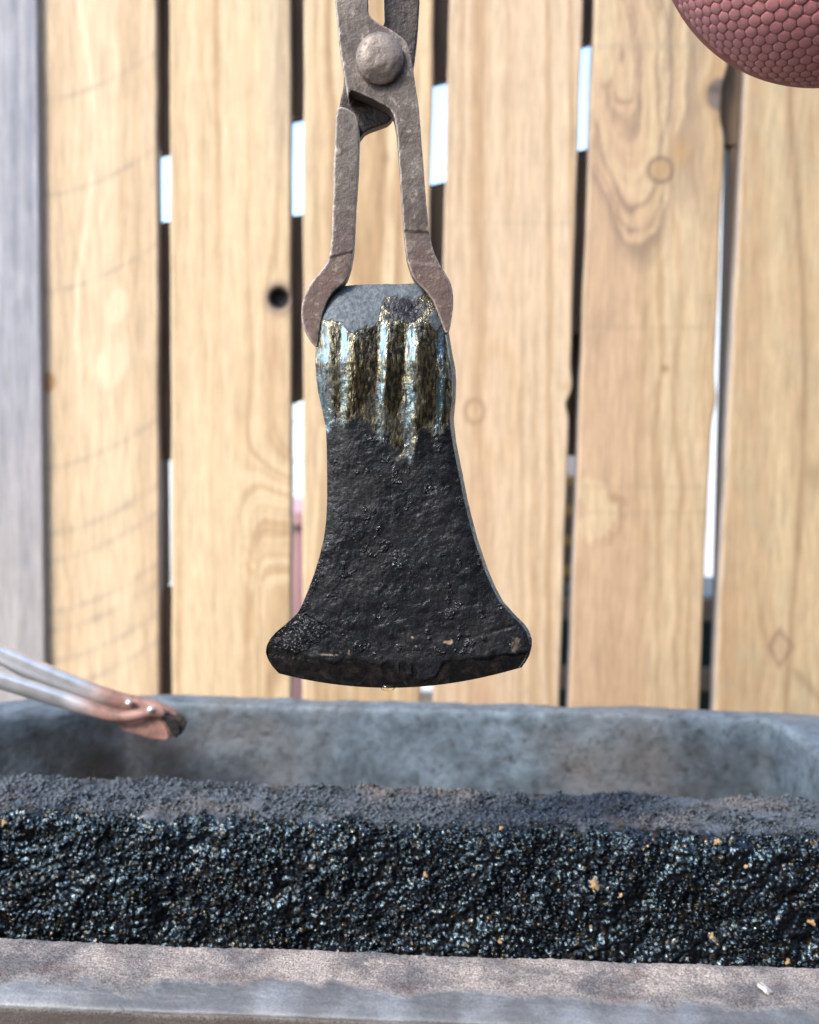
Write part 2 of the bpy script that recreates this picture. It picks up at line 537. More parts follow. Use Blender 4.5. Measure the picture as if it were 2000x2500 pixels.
def plank_col(i, X, Y):
    n1 = fbm(X / 90, Y / 260, 40 + i, 4)
    n2 = fbm(X / 30, Y / 60, 60 + i, 3)
    phi = X + 9 * fbm(X / 160, Y / 420, 20 + i, 3)
    depth = np.zeros_like(X)
    if i == 0:      # grey weathered board
        gr = grain(phi, Y, 3, 5, 11)
        c = lerp(np.array([0.26, 0.275, 0.31]), np.array([0.42, 0.42, 0.435]), 0.55 + 0.35 * gr + 0.4 * n2)
        c = lerp(c * 0.88, np.array([0.40, 0.36, 0.325]), 0.6 * sstep(700, 1250, Y))
        c = lerp(c, np.array([0.25, 0.27, 0.30]), 0.55 * np.exp(-((X - 55) / 10) ** 2 - ((Y - 1180) / 18) ** 2))
        return c, depth
    if i == 1:
        phi = knots(phi, X, Y, [(245, 640, 45, 22, 2.0), (100, 800, 30, 18, 1.4)])
        gr = grain(phi, Y, 11, 14, 34)
        c = lerp(LIGHT, TAN, 0.16 + 0.30 * gr + 0.18 * n1)
        c = lerp(c, CREAM, 0.9 * np.exp(-((X - (180 + 18 * np.sin(Y / 130.0 - 0.6))) / 7.0) ** 2) * sstep(1000, 700, Y))
        for (ox, oy, rx, ry) in ((247, 645, 24, 38), (233, 770, 34, 52)):
            e = ((X - ox - 0.18 * (Y - oy) * -1) / rx) ** 2 + ((Y - oy) / ry) ** 2
            c = lerp(c, CREAM * np.array([1, .96, .95]), 0.75 * sstep(1.25, 0.6, e))
        for y0 in (210, 412, 615, 1125, 1182, 1290, 1330, 1395, 985, 1452):
            yy = y0 - 105 * np.clip((X - 90) / 245, 0, 1) ** 1.7
            amp = 0.42 * np.exp(-((Y - yy) / (6 if y0 < 1000 else 8)) ** 2) * (0.55 + 0.6 * n2)
            c = lerp(c, np.array([0.20, 0.19, 0.17]), np.clip(amp, 0, 1))
        e = ((X - 100) / 18) ** 2 + ((Y - 805) / 22) ** 2
        c = lerp(c, np.array([0.42, 0.22, 0.09]), 0.9 * sstep(1.2, 0.6, e))
        return c, depth
    if i == 2:
        phi = phi + 40 * np.clip((Y + 100) / 700, 0, 1.2) ** 1.5 * sstep(450, 600, X)
        phi = knots(phi, X, Y, [(588, 628, 40, -26, 1.8), (560, 760, 50, 24, 2.6), (465, 745, 24, 12, 2)])
        cath = np.sqrt(((X - 600) * 1.0) ** 2 + ((Y - 1750) * 0.13) ** 2)
        m = sstep(900, 1250, Y) * sstep(470, 560, X)
        phi = phi * (1 - m) + cath * m
        gr = grain(phi, Y, 23, 6.5, 17)
        c = lerp(LIGHT * 0.97, TAN, 0.30 + 0.42 * gr + 0.2 * n1)
        c = lerp(c, DARK * 1.5, 0.55 * sstep(0.25, 0.75, vnoise(phi / 17, Y / 900, 99)) * sstep(470, 530, X))
        c = lerp(c, GREYW, 0.35 * np.exp(-((X - 585) / 28) ** 2) * sstep(480, 200, Y))
        c = lerp(c, np.array([0.38, 0.20, 0.12]), 0.45 * np.exp(-((X - 577) / 18) ** 2 - ((Y - 750) / 55) ** 2))
        r = np.hypot(X - 588, (Y - 628) * 0.95)
        c = lerp(c, np.array([0.22, 0.16, 0.13]), 0.8 * sstep(44, 24, r))
        c = lerp(c, np.array([0.012, 0.010, 0.010]), sstep(25, 18, r))
        depth = 0.012 * sstep(25, 12, r)
        return c, depth
    if i == 3:
        phi0 = phi
        cath = 0.95 * np.sqrt((X - 785) ** 2 + ((Y - 1500) * 0.115) ** 2) * np.sign(X - 785 + .01)
        a = np.sqrt((X - 770) ** 2 + (np.maximum(Y - 330, 0) * 0.11) ** 2 + 30)
        phi = np.where(Y < 900, a + 3 * n1, np.abs(cath))
        phi = phi + 8 * fbm(X / 120, Y / 260, 51, 2)
        gr = grain(phi, Y, 31, 7, 18)
        c = lerp(LIGHT, TAN, 0.34 + 0.5 * gr + 0.2 * n1)
        c = lerp(c, DARK * 1.6, 0.6 * sstep(0.2, 0.7, vnoise(phi / 12, Y / 1500, 77)))
        c = lerp(c, np.array([0.42, 0.26, 0.15]), 0.55 * np.exp(-((X - 830) / 30) ** 2 - ((Y - 420) / 60) ** 2))
        c = lerp(c, DARK, 0.5 * np.exp(-((X - 812) / 8) ** 2 - ((Y - 335) / 16) ** 2))
        return c, depth
    if i == 4:
        phi = knots(phi, X, Y, [(1000, 865, 58, 34, 2.1), (1195, 835, 30, -14, 1.5)])
        gr = grain(phi, Y, 47, 6, 15)
        c = lerp(LIGHT * np.array([.97, .97, 1.0]), TAN, 0.26 + 0.5 * gr + 0.15 * n1)
        c = lerp(c, PINKW * 1.08, 0.5 * np.exp(-((X - 1010) / 60) ** 2) * sstep(500, 800, Y))
        c = lerp(c, DARK * 1.7, 0.5 * sstep(0.3, 0.8, vnoise(phi / 14, Y / 1800, 13)))
        r = np.sqrt(((X - 1000) / 22) ** 2 + ((Y - 866) / 27) ** 2)
        c = lerp(c, np.array([0.30, 0.19, 0.11]), 0.75 * np.exp(-((r - 0.9) / 0.2) ** 2))
        c = lerp(c, np.array([0.58, 0.41, 0.24]), 0.6 * sstep(0.8, 0.5, r))
        e = np.sqrt(((X - 1045) / 44) ** 2 + ((Y - 850) / 120) ** 2)
        c = lerp(c, np.array([0.50, 0.33, 0.17]), 0.4 * np.exp(-((e - 1) / 0.22) ** 2))
        c = lerp(c, np.array([0.47, 0.33, 0.16]), 0.5 * np.exp(-((X - 1188) / 14) ** 2 - ((Y - 815) / 9) ** 2))
        c = lerp(c, np.array([0.3, 0.27, 0.22]), 0.16 * np.exp(-((Y - 470 - 3 * n2) / 5) ** 2))
        return c, depth
    if i == 5:
        phi = X + 16 * fbm(X / 120, Y / 170, 25, 3)
        wav = 70 * np.exp(-((X - 1385) / 75) ** 2) * np.exp(-((Y - 330) / 190) ** 2)
        phi = knots(phi, X, Y, [(1391, 357, 62, 46, 1.5), (1512, 195, 60, -34, 1.3), (1400, 775, 30, 16, 1.8)])
        top = sstep(700, 420, Y)
        gr = grain(phi, Y, 53, 7, 21, 900)
        right = sstep(1335, 1385, X + 12 * n2 + 0.00 * Y)
        c = lerp(PINKW, LIGHT * 0.97, right)
        c = lerp(c, TAN, (0.12 + 0.55 * gr) * (0.25 + 0.75 * right) + 0.1 * n1)
        c = lerp(c, DARK * 1.6, 0.55 * right * sstep(0.25, 0.8, vnoise(phi / 11, Y / 1700, 7)))
        # grey-brown swirls of the upper end: long loops hanging down around a sapwood tongue
        wx, wy = X + 14 * fbm(X / 60, Y / 90, 83, 3), Y + 40 * fbm(X / 70, Y / 110, 84, 3)
        e = np.sqrt(((wx - 1312 - 0.10 * (wy - 150)) / 78) ** 2 + ((wy - 120) / 330) ** 2)
        loops = vnoise(e * 7.5, e * 0 + 3.3, 81) + 0.45 * vnoise(e * 19, e * 0 + 1.1, 82) + 0.25 * n2
        mk = sstep(1.5, 1.15, e) * sstep(1440, 1390, X)
        c = lerp(c, np.array([0.30, 0.215, 0.15]), 0.9 * mk * sstep(0.05, 0.5, loops))
        c = lerp(c, LIGHT, 0.5 * mk * sstep(0.0, -0.5, loops))
        st_ = vnoise((phi + 26 * np.exp(-((Y - 357) / 90) ** 2) * np.sign(X - 1391)) / 13, Y / 700, 85)
        c = lerp(c, np.array([0.31, 0.22, 0.15]), 0.7 * sstep(1385, 1410, X) * sstep(520, 300, Y) * sstep(0.1, 0.6, st_))
        e1 = ((X - 1275) / 26) ** 2 + ((Y - 60) / 115) ** 2
        c = lerp(c, LIGHT, 0.8 * sstep(1.15, 0.85, e1))
        c = lerp(c, DARK * 1.3, 0.4 * np.exp(-((e1 - 1.15) / 0.13) ** 2) * sstep(1262, 1285, X))
        lo2 = ((X - 1258) / 46) ** 2 + ((Y - 1075) / 62) ** 2 + 1.1 * n2 + 0.5 * fbm(X / 12, Y / 16, 87, 3)
        c = lerp(c, LIGHT * 1.02, 0.8 * sstep(1.15, 0.8, lo2))
        c = lerp(c, DARK * 1.3, 0.6 * np.exp(-((lo2 - 1.35) / 0.2) ** 2) * sstep(1255, 1290, X))
        c = lerp(c, DARK * 1.6, 0.35 * np.exp(-((X - 1300 + 0.06 * (Y - 1330)) / 24) ** 2) * sstep(1180, 1300, Y) * (0.6 + n2))
        c = lerp(c, PINKW * 0.85, 0.7 * np.exp(-((X - (1250 + 0.62 * (730 - Y))) / 14) ** 2) * sstep(620, 660, Y) * sstep(745, 720, Y))
        r = np.hypot(X - 1391, Y - 358)
        c = lerp(c, np.array([0.20, 0.13, 0.085]), 0.85 * np.exp(-((r - 25) / 5) ** 2))
        c = lerp(c, np.array([0.47, 0.29, 0.13]), 0.6 * sstep(22, 14, r))
        c = lerp(c, np.array([0.52, 0.30, 0.11]), 0.5 * np.exp(-((X - 1435) / 22) ** 2 - ((Y - 320) / 30) ** 2))
        r = np.hypot(X - 1518, (Y - 200) * 0.85)
        c = lerp(c, np.array([0.16, 0.13, 0.12]), 0.9 * sstep(34, 26, r + 3 * n2))
        c = lerp(c, np.array([0.06, 0.05, 0.045]), 0.7 * np.exp(-((X - 1505) / 13) ** 2 - ((Y - 188) / 9) ** 2))
        c = lerp(c, np.array([0.22, 0.11, 0.06]), 0.8 * np.exp(-((X - 1400) / 8) ** 2 - ((Y - 776) / 8) ** 2))
        c = lerp(c, np.array([0.3, 0.27, 0.22]), 0.22 * np.exp(-((Y - 98 - 4 * n2) / 6) ** 2))
        for yy in (1025, 1080, 690):
            c = lerp(c, np.array([0.33, 0.25, 0.18]), 0.2 * np.exp(-((Y - yy - 3 * n2) / 5) ** 2))
        return c, depth
    # 6: right hand board
    phi = phi + 22 * np.sin(Y / 420.0) * sstep(1600, 1690, X)
    phi = knots(phi, X, Y, [(1642, 1362, 44, 26, 1.6), (1730, 1010, 60, -36, 2.0)])
    gr = grain(phi, Y, 67, 9, 26)
    c = lerp(LIGHT * np.array([0.93, 0.93, 0.86]), TAN * 1.05, 0.26 + 0.4 * gr + 0.3 * n1)
    c = lerp(c, np.array([0.44, 0.40, 0.27]), 0.25 * sstep(0.0, 0.5, n2))
    c = lerp(c, DARK * 1.25, 0.65 * np.exp(-((X - (1668 + 26 * np.sin(Y / 330.0 - 0.8))) / 8) ** 2))
    d = np.abs(X - 1642) / 25 + np.abs(Y - 1362) / 40
    c = lerp(c, np.array([0.26, 0.16, 0.11]), 0.75 * np.exp(-((d - 0.95 + 0.25 * n2) / 0.24) ** 2))
    c = lerp(c, np.array([0.40, 0.27, 0.17]), 0.45 * sstep(0.9, 0.4, d))
    c = lerp(c, DARK * 1.2, 0.5 * np.exp(-((X - (1665 + 0.85 * (Y - 1400))) / 12) ** 2) * sstep(1395, 1420, Y))
    c = lerp(c, DARK * 1.2, 0.55 * np.exp(-((X - 1715) / 22) ** 2 - ((Y - 1000) / 40) ** 2))
    return c, depth


# left and right board edges given as (x at y=0, x at y=1450)
EDGES = [(-190, -160, 78, 95), (78.6, 95.6, 330, 336), (357, 362, 612, 613), (640, 637, 915, 886),
         (948, 911, 1229, 1179), (1253, 1199, 1541, 1474), (1579, 1508, 1850, 1768)]
ZS = np.concatenate([np.linspace(0.03, 0.55, 18)[:-1], np.linspace(0.55, 1.78, 470), np.linspace(1.78, 2.0, 9)[1:]])
for i, (l0, l1, r0, r1) in enumerate(EDGES):
    yo = YF - (0.006 if i == 0 else 0.0) + 0.0015 * ((i * 3) % 4)
    yb = yo + 0.021
    pl0, pl1, pr0, pr1 = onY(l0, 0, yo), onY(l1, 1450, yo), onY(r0, 0, yo), onY(r1, 1450, yo)
    xl = pl0[0] + (ZS - pl0[2]) * (pl1[0] - pl0[0]) / (pl1[2] - pl0[2])
    xr = pr0[0] + (ZS - pr0[2]) * (pr1[0] - pr0[0]) / (pr1[2] - pr0[2])
    rough = 0.0 if i == 0 else 0.0011
    xl = xl + rough * fbm(ZS * 14, ZS * 0 + i, 5, 4)
    xr = xr + (rough * fbm(ZS * 14, ZS * 0 + i + 40, 6, 4) if i != 0 else 0)
    if i == 4:
        z0 = onY(1200, 830, yo)[2]
        xr = xr - 0.004 * np.exp(-((ZS - z0 + 0.012) / 0.010) ** 2) + 0.002 * np.exp(-((ZS - z0 - 0.012) / 0.012) ** 2)
    if i == 5:
        z1 = onY(1500, 215, yo)[2]
        xr = xr - 0.006 * np.exp(-((ZS - z1) / 0.03) ** 4)
        z2 = onY(1500, 840, yo)[2]
        xr = xr + 0.004 * np.exp(-((ZS - z2) / 0.02) ** 2)
    N = 66
    s = np.linspace(0, 1, N)
    ch = 0.0016
    XX = (xl[:, None] + ch) + (xr - xl - 2 * ch)[:, None] * s[None, :]
    ZZ = np.repeat(ZS[:, None], N, 1)
    front = np.stack([XX, np.full_like(XX, yo), ZZ], -1)
    px, py = proj(front.reshape(-1, 3))
    col, dep = plank_col(i, px.reshape(XX.shape), py.reshape(XX.shape))
    col = col * np.array([1, 1, 1.04, 1, 0.98, 0.90, 0.88])[i] * np.array([1, 0.985, 0.96 if i in (2, 3, 5) else 1.0])
    front[..., 1] += dep + 0.0008 * fbm(XX * 40, ZZ * 6, 70 + i, 3)

    def colm(x, y):
        return np.stack([x, np.full_like(x, y), ZS], -1)[:, None, :]
    ring = np.concatenate([front, colm(xr, yo + ch), colm(xr, yb), colm(xl, yb), colm(xl, yo + ch)], 1)
    side = np.array([0.44, 0.36, 0.29]) if i else np.array([0.4, 0.37, 0.35])
    sc = np.broadcast_to(side, (len(ZS), 4, 3)) * (1 + 0.15 * fbm(ZS * 30, ZS * 0, 8 + i, 3))[:, None, None]
    cc = np.concatenate([col, sc], 1)
    nc = ring.shape[1]
    V = ring.reshape(-1, 3) - np.array([0, YF, 0])
    q = tube_quads(len(ZS), nc)
    base = (len(ZS) - 1) * nc
    cap = np.array([[base + N + 0, base + N + 1, base + N + 2, base + N + 3], [N + 3, N + 2, N + 1, N + 0]])
    me = mesh_np('plank', V, np.concatenate([q, cap]))
    attr_c(me, 'wood', np.clip(cc, 0.004, 0.85))
    pl = link('plank', me, M_WOOD, fence)
    if i == 0:
        pl['label'] = 'grey weathered board at the left edge'

# braces and rails on the back of the fence
def quad_prism(name, pts, y0, y1, mat, parent):
    """board whose front outline is given in picture points on plane y0"""
    bm = bmesh.new()
    f = [bm.verts.new(onY(x, y, y0) - np.array(parent.location)) for x, y in pts]
    b = [bm.verts.new(onY(x, y, y0) + np.array([0, y1 - y0, 0]) - np.array(parent.location)) for x, y in pts]
    n = len(pts)
    bm.faces.new(f); bm.faces.new(b[::-1])
    for a in range(n):
        bm.faces.new([f[a], b[a], b[(a + 1) % n], f[(a + 1) % n]])
    bmesh.ops.bevel(bm, geom=list(bm.edges), offset=0.0015, segments=1, affect='EDGES')
    return bm_obj(name, bm, mat, parent)


def diag(x, a, b):   # line through a=(x,y), slope b
    return a[1] + (x - a[0]) * b


xs0, xs1 = -150, 1500
quad_prism('brace', [(xs0, diag(xs0, (626, 245), -0.26)), (xs1, diag(xs1, (626, 245), -0.26)),
                     (xs1, diag(xs1, (626, -190), -0.26)), (xs0, diag(xs0, (626, -190), -0.26))], 1.156, 1.18, M_BROWN, fence)
quad_prism('brace', [(-150, 620), (345, 466), (628, 456), (xs1, diag(xs1, (626, 455), -0.235)),
                     (xs1, diag(xs1, (626, 838), -0.235)), (626, 842), (345, 972), (-150, 1080)], 1.156, 1.18, M_BROWN, fence)
quad_prism('backing_board', [(1160, 560), (1290, 560), (1290, 960), (1160, 960)], 1.186, 1.204, M_BROWN, fence)
quad_prism('backing_board', [(300, 1238), (420, 1238), (420, 1700), (300, 1700)], 1.156, 1.176, M_BROWN, fence)
quad_prism('backing_board', [(322, 962), (349, 962), (352, 1236), (322, 1236)], 1.156, 1.176, M_BROWN, fence)
quad_prism('backing_board', [(1505, 60), (1620, 60), (1620, 312), (1512, 305)], 1.156, 1.176, M_BROWN, fence)
quad_prism('backing_board', [(1542, 300), (1640, 300), (1580, 1900), (1500, 1900)], 1.158, 1.19, M_BROWN, fence)
quad_prism('backing_board', [(880, 600), (960, 600), (960, 1395), (880, 1395)], 1.156, 1.176, M_BROWN, fence)

# ------------------------------------------------------------------ yard beyond the fence (seen in slivers)
shed = empty('painted_shed', (0, 4.2, 0))
tag(shed, 'pale painted shed glimpsed through the gaps beyond the fence', 'shed')
pm = None
for r_ in range(9):
    if pm is None:
        bm = bmesh.new(); add_box(bm, (0, 0, 0), (3.2, 0.03, 0.16), bev=0.004)
        o = bm_obj('siding_board', bm, M_PALE, shed); pm = o.data
    else:
        o = link('siding_board', pm, None, shed)
    o.location = (-1.0, 0.004 * (r_ % 2), 0.12 + r_ * 0.165)
bm = bmesh.new(); add_box(bm, (-1.0, 0.8, 0.70), (3.1, 1.5, 1.4))
bm_obj('wall', bm, M_PALE, shed)
bm = bmesh.new(); add_box(bm, (-1.0, 0.8, 1.55), (3.4, 1.8, 0.06), bev=0.01)
bm_obj('roof', bm, M_BROWN, shed)


def tub(name, c, w, h, mat, label, cat, rim=True):
    t = empty(name, c)
    tag(t, label, cat)
    bm = bmesh.new()
    r = bmesh.ops.create_cone(bm, cap_ends=True, segments=24, radius1=w * 0.42, radius2=w * 0.5, depth=h)
    bmesh.ops.translate(bm, verts=r['verts'], vec=(0, 0, h / 2))
    bm_obj('body', bm, mat, t)
    if rim:
        bm = bmesh.new()
        r = bmesh.ops.create_cone(bm, cap_ends=True, segments=24, radius1=w * 0.53, radius2=w * 0.53, depth=0.03)
        bmesh.ops.translate(bm, verts=r['verts'], vec=(0, 0, h + 0.015))
        bm_obj('lid', bm, mat, t)
    return t


p = onY(640, 1160, 2.6)
tub('plastic_bin', (p[0] - 0.05, 2.6, 0), 0.46, onY(640, 1062, 2.6)[2] - 0.03, M_PINKBIN,
    'faded red bin beyond the fence, seen through the gap left of the axe', 'bin')
p = onY(-30, 1000, 1.9)
tub('fuel_drum', (p[0] - 0.05, 1.9, 0), 0.34, onY(0, 905, 1.9)[2], M_RED, 'red drum beyond the fence at the far left edge', 'drum')


def crate(c, w, d, h, n, mat, slat_mat, label):
    t = empty('slatted_crate', c)
    tag(t, label, 'crate', 'crates stacked beyond the fence')
    bm = bmesh.new(); add_box(bm, (0, 0.02, h / 2), (w - 0.02, d - 0.06, h - 0.02))
    bm_obj('body', bm, mat, t)
    m = None
    for kk in range(n):
        if m is None:
            bm = bmesh.new(); add_box(bm, (0, 0, 0), (w, 0.02, h / n * 0.32), bev=0.003)
            o = bm_obj('slat', bm, slat_mat, t); m = o.data
        else:
            o = link('slat', m, None, t)
        o.location = (0, -d / 2, h * (kk + 0.8) / n)
    return t


p = onY(1210, 1300, 1.75)
zc = onY(1210, 1250, 1.75)[2]
M_SLAT = m_simple('greyed_slat', (0.22, 0.16, 0.11), 0.8, 0.3, 20)
crate((p[0] + 0.12, 1.9, 0.0), 0.62, 0.3, zc, 7, M_GREEN, M_SLAT, 'dark green slatted crate on the ground beyond the fence')
crate((p[0] + 0.0, 1.9, zc), 0.20, 0.3, onY(1210, 1000, 1.75)[2] - zc, 4, M_BROWN, M_YELLOW, 'small yellow slatted crate standing on the green one beyond the fence')
pst = empty('painted_post', (onY(1529, 600, 3.9)[0], 3.9, 0))
tag(pst, 'pale painted post beyond the fence, seen in the right hand gap', 'post')
bm = bmesh.new(); add_box(bm, (0, 0, onY(1532, 312, 3.9)[2] / 2), (0.15, 0.12, onY(1532, 312, 3.9)[2]), bev=0.006)
bm_obj('shaft', bm, M_PALE, pst)
zt = onY(1532, 312, 3.9)[2]
bm = bmesh.new(); add_box(bm, (0, 0, zt + 0.02), (0.18, 0.15, 0.04), bev=0.006)
bm_obj('cap', bm, M_PALE, pst)

# ------------------------------------------------------------------ trough
PSI, ZT = 0.0415, 0.975
trough = empty('quench_trough', (0, 0, ZT))
trough.rotation_euler = (0, 0, -PSI)
tag(trough, 'long crusted grey trough with two tanks in front of the fence', 'trough')
CU, SU = math.cos(PSI), math.sin(PSI)


def to_local(P):
    d = np.asarray(P) - np.array([0, 0, ZT])
    return np.stack([d[..., 0] * CU - d[..., 1] * SU, d[..., 0] * SU + d[..., 1] * CU, d[..., 2]], -1)


def to_world(Lc):
    Lc = np.asarray(Lc)
    return np.stack([Lc[..., 0] * CU + Lc[..., 1] * SU, -Lc[..., 0] * SU + Lc[..., 1] * CU, Lc[..., 2] + ZT], -1)


HALF = 0.33
# --- near rim: profile sweep (v,z)
pv = []
pv += [(0.4005, -0.24 + 0.24 * t) for t in np.linspace(0, 0.985, 6)]
pv += [(0.4005 - 0.002 * (1 - math.cos(a)), -0.0036 + 0.0036 * math.sin(a)) for a in np.linspace(0.2, math.pi / 2, 6)]
pv += [(v, 0.0) for v in np.linspace(0.397, 0.374, 50)]
pv += [(0.3735 - 0.0115 * t, -0.0042 * t ** 1.6) for t in np.linspace(0.02, 1, 30)]
pv += [(0.3618 - 0.0013 * math.sin(a), -0.0045 - 0.0016 + 0.0016 * math.cos(a)) for a in np.linspace(0.5, 1.5, 8)]
pv += [(0.3604 - 0.0004 * t, -0.0065 - 0.2335 * t) for t in np.concatenate([np.linspace(0, 0.12, 20), np.linspace(0.2, 1, 6)])]
pv = np.array(pv)
us = np.linspace(-HALF, HALF, 620)
d = np.gradient(pv, axis=0)
nrm = np.stack([d[:, 1], -d[:, 0]], 1); nrm /= np.linalg.norm(nrm, axis=1, keepdims=True) + 1e-9
seg = np.concatenate([[0], np.cumsum(np.linalg.norm(np.diff(pv, axis=0), axis=1))])
UU, SS = np.meshgrid(us, seg, indexing='ij')
h = 0.0004 * fbm(UU * 120, SS * 120, 301, 4) + 0.0006 * np.abs(vnoise(UU * 1100, SS * 1100, 305)) + 0.0006 * fbm(UU * 30, SS * 30, 306, 3)
topm = ((pv[:, 1] > -0.004) & (pv[:, 0] > 0.366))[None, :]
h = np.where(topm, h, h * 0.45)
wornp = np.interp(pv[:, 0], [0.3598, 0.3606, 0.3635, 0.3690, 0.3745, 0.381, 0.4], [0.05, 0.9, 0.95, 0.66, 0.36, 0.1, 0.0])
h = h * (1 - 0.75 * wornp[None, :]) + 0.0004 * fbm(UU * 40, SS * 200, 309, 3)
nrm = nrm * np.sign((nrm[20:40, 1].mean()))          # outward: up on the top
P = np.stack([UU, pv[None, :, 0] + h * nrm[None, :, 0], pv[None, :, 1] + h * nrm[None, :, 1]], -1)
P[..., 2] += 0.0012 * fbm(UU * 9, UU * 0 + 3, 311, 3)
me = mesh_np('front_rim', P.reshape(-1, 3), grid_quads(len(us), len(pv)))
worn = np.broadcast_to(np.interp(pv[:, 0], [0.3598, 0.3606, 0.3635, 0.3690, 0.3745, 0.381, 0.4], [0.05, 0.9, 0.95, 0.66, 0.36, 0.1, 0.0])[None, :], UU.shape) \
    * np.where(pv[None, :, 1] > -0.0064, 1, 0.1)
attr_f(me, 'worn', worn)
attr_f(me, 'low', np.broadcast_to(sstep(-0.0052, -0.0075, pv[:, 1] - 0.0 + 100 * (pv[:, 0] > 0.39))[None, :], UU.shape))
fix_normals(me)
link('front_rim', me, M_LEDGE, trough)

# --- divider: dense crusted mesh (profile from back top over the front face)
prof = [(0.593, -0.22), (0.593, -0.12), (0.593, -0.05), (0.593, -0.02)]
prof += [(0.593 - 0.006 * (1 - math.cos(a)), -0.008 + 0.008 * math.sin(a)) for a in np.linspace(0.1, math.pi / 2, 14)]
prof += [(v, 0.0) for v in np.linspace(0.5862, 0.541, 68)]
prof += [(0.541 - 0.0125 * math.sin(a), -0.0125 + 0.0125 * math.cos(a)) for a in np.linspace(0.03, 1.52, 32)]
prof += [(0.5285 - 0.004 * t, -0.0125 - 0.085 * t) for t in np.linspace(0.01, 1, 140)]
prof += [(0.5245, -0.14), (0.5245, -0.22)]
prof = np.array(prof)
dense = (np.arange(len(prof)) >= 4) & (np.arange(len(prof)) < len(prof) - 2)
us = np.linspace(-0.30, 0.30, 950)
seg = np.concatenate([[0], np.cumsum(np.linalg.norm(np.diff(prof, axis=0), axis=1))])
d = np.gradient(prof, axis=0)
nr2 = np.stack([d[:, 1], -d[:, 0]], 1); nr2 /= np.linalg.norm(nr2, axis=1, keepdims=True) + 1e-9
if nr2[50, 1] < 0: nr2 = -nr2
UU, SS = np.meshgrid(us, seg, indexing='ij')
s_edge = seg[np.argmax(prof[:, 0] <= 0.541)]           # where the top starts to roll over
face = sstep(s_edge - 0.004, s_edge + 0.016, SS + 0.006 * fbm(UU * 22, SS * 0, 401, 3))
H = 0.0034 * fbm(UU * 34, SS * 34, 402, 4) * (0.45 + 0.9 * face) + (0.0010 + 0.0024 * face) * fbm(UU * 90, SS * 90, 403, 3) + (0.0009 + 0.0009 * face) * fbm(UU * 480, SS * 480, 405, 3) + 0.0016 * fbm(UU * 8, SS * 8, 404, 2)
du, lump_at = us[1] - us[0], []
s0, s1 = seg[4], seg[len(prof) - 3]
NB = 34000
bu = rng.uniform(-0.30, 0.30, NB); bs = rng.uniform(s0, s1, NB)
cl = fbm(bu * 55, bs * 55, 410, 3)
for a in range(NB):
    fa = float(np.clip((bs[a] - s_edge + 0.002) / 0.014, 0, 1))
    if cl[a] < -0.28 + 0.12 * fa + 0.12 * rng.random(): continue
    rr = (0.0005 + 0.0009 * rng.random() ** 2) * (1 - fa) + fa * (0.00045 + 0.0012 * rng.random() ** 2.8)
    i0, i1 = np.searchsorted(us, bu[a] - rr), np.searchsorted(us, bu[a] + rr)
    j0, j1 = np.searchsorted(seg, bs[a] - rr), np.searchsorted(seg, bs[a] + rr)
    if i1 <= i0 or j1 <= j0: continue
    dd = (us[i0:i1, None] - bu[a]) ** 2 + ((seg[None, j0:j1] - bs[a]) * 1.15) ** 2
    hh = np.sqrt(np.maximum(rr * rr - dd, 0))
    ci, cj = min((i0 + i1) // 2, len(us) - 1), min((j0 + j1) // 2, len(seg) - 1)
    b0 = H[ci, cj]
    sub = H[i0:i1, j0:j1]
    np.maximum(sub, np.where(dd < rr * rr, b0 + 0.85 * hh, -1), out=sub)
    lump_at.append((bu[a], bs[a], rr, b0 + 0.3 * rr, fa))
H *= dense[None, :]
P = np.stack([UU, prof[None, :, 0] + H * nr2[None, :, 0], prof[None, :, 1] + H * nr2[None, :, 1]], -1)
me = mesh_np('divider_wall', P.reshape(-1, 3), grid_quads(len(us), len(prof)))
dryv = np.clip(1.0 - face * 1.25 + 0.35 * fbm(UU * 18, SS * 40, 420, 3) * (1 - face), 0, 1)
attr_f(me, 'dry', dryv)
fix_normals(me)
link('divider_wall', me, M_CRUST, trough)

# --- loose crust grains standing proud of the divider (uncountable: one part)
def ico(n):
    b_ = bmesh.new(); bmesh.ops.create_icosphere(b_, subdivisions=n, radius=1)
    b_.verts.ensure_lookup_table()
    r_ = np.array([v.co[:] for v in b_.verts]), np.array([[v.index for v in f.verts] for f in b_.faces]); b_.free()
    return r_


ICO = {1: ico(1), 2: ico(2)}
vbase = 0
sel = [lump_at[a] for a in rng.permutation(len(lump_at)) if abs(lump_at[a][0]) < 0.27][:22000]
GV, GT, GD = [], [], []
for a, (u_, s_, r_, b_, fa) in enumerate(sel):
    j = min(np.searchsorted(seg, s_), len(prof) - 3)
    n_ = nr2[j]
    r2 = r_ * rng.uniform(0.6, 1.05)
    IV, IT = ICO[2 if r2 > 0.00115 else 1]
    nz = 1 + 0.22 * np.sin(IV @ rng.normal(0, 2.2, 3) + rng.uniform(0, 6)) + 0.14 * np.sin(IV @ rng.normal(0, 4, 3))
    q = IV * nz[:, None] * np.array([1.15, 1, 0.9]) * r2
    off = b_ + r_ * rng.uniform(0.25, 1.0)
    du_, ds_ = rng.normal(0, 0.5, 2) * r_
    q = q + np.array([u_ + du_, prof[j, 0] + n_[0] * off + 0.0, prof[j, 1] + n_[1] * off + ds_ * (fa)])
    GT.append(IT + vbase); GV.append(q); vbase += len(IV)
    GD.append(np.full(len(IV), max(0.0, 1 - 1.3 * fa)))
me = mesh_np('crust_grain', np.concatenate(GV), None, np.concatenate(GT))
attr_f(me, 'dry', np.concatenate(GD))
tag(link('crust_grain', me, M_CRUST, trough), kind='stuff')

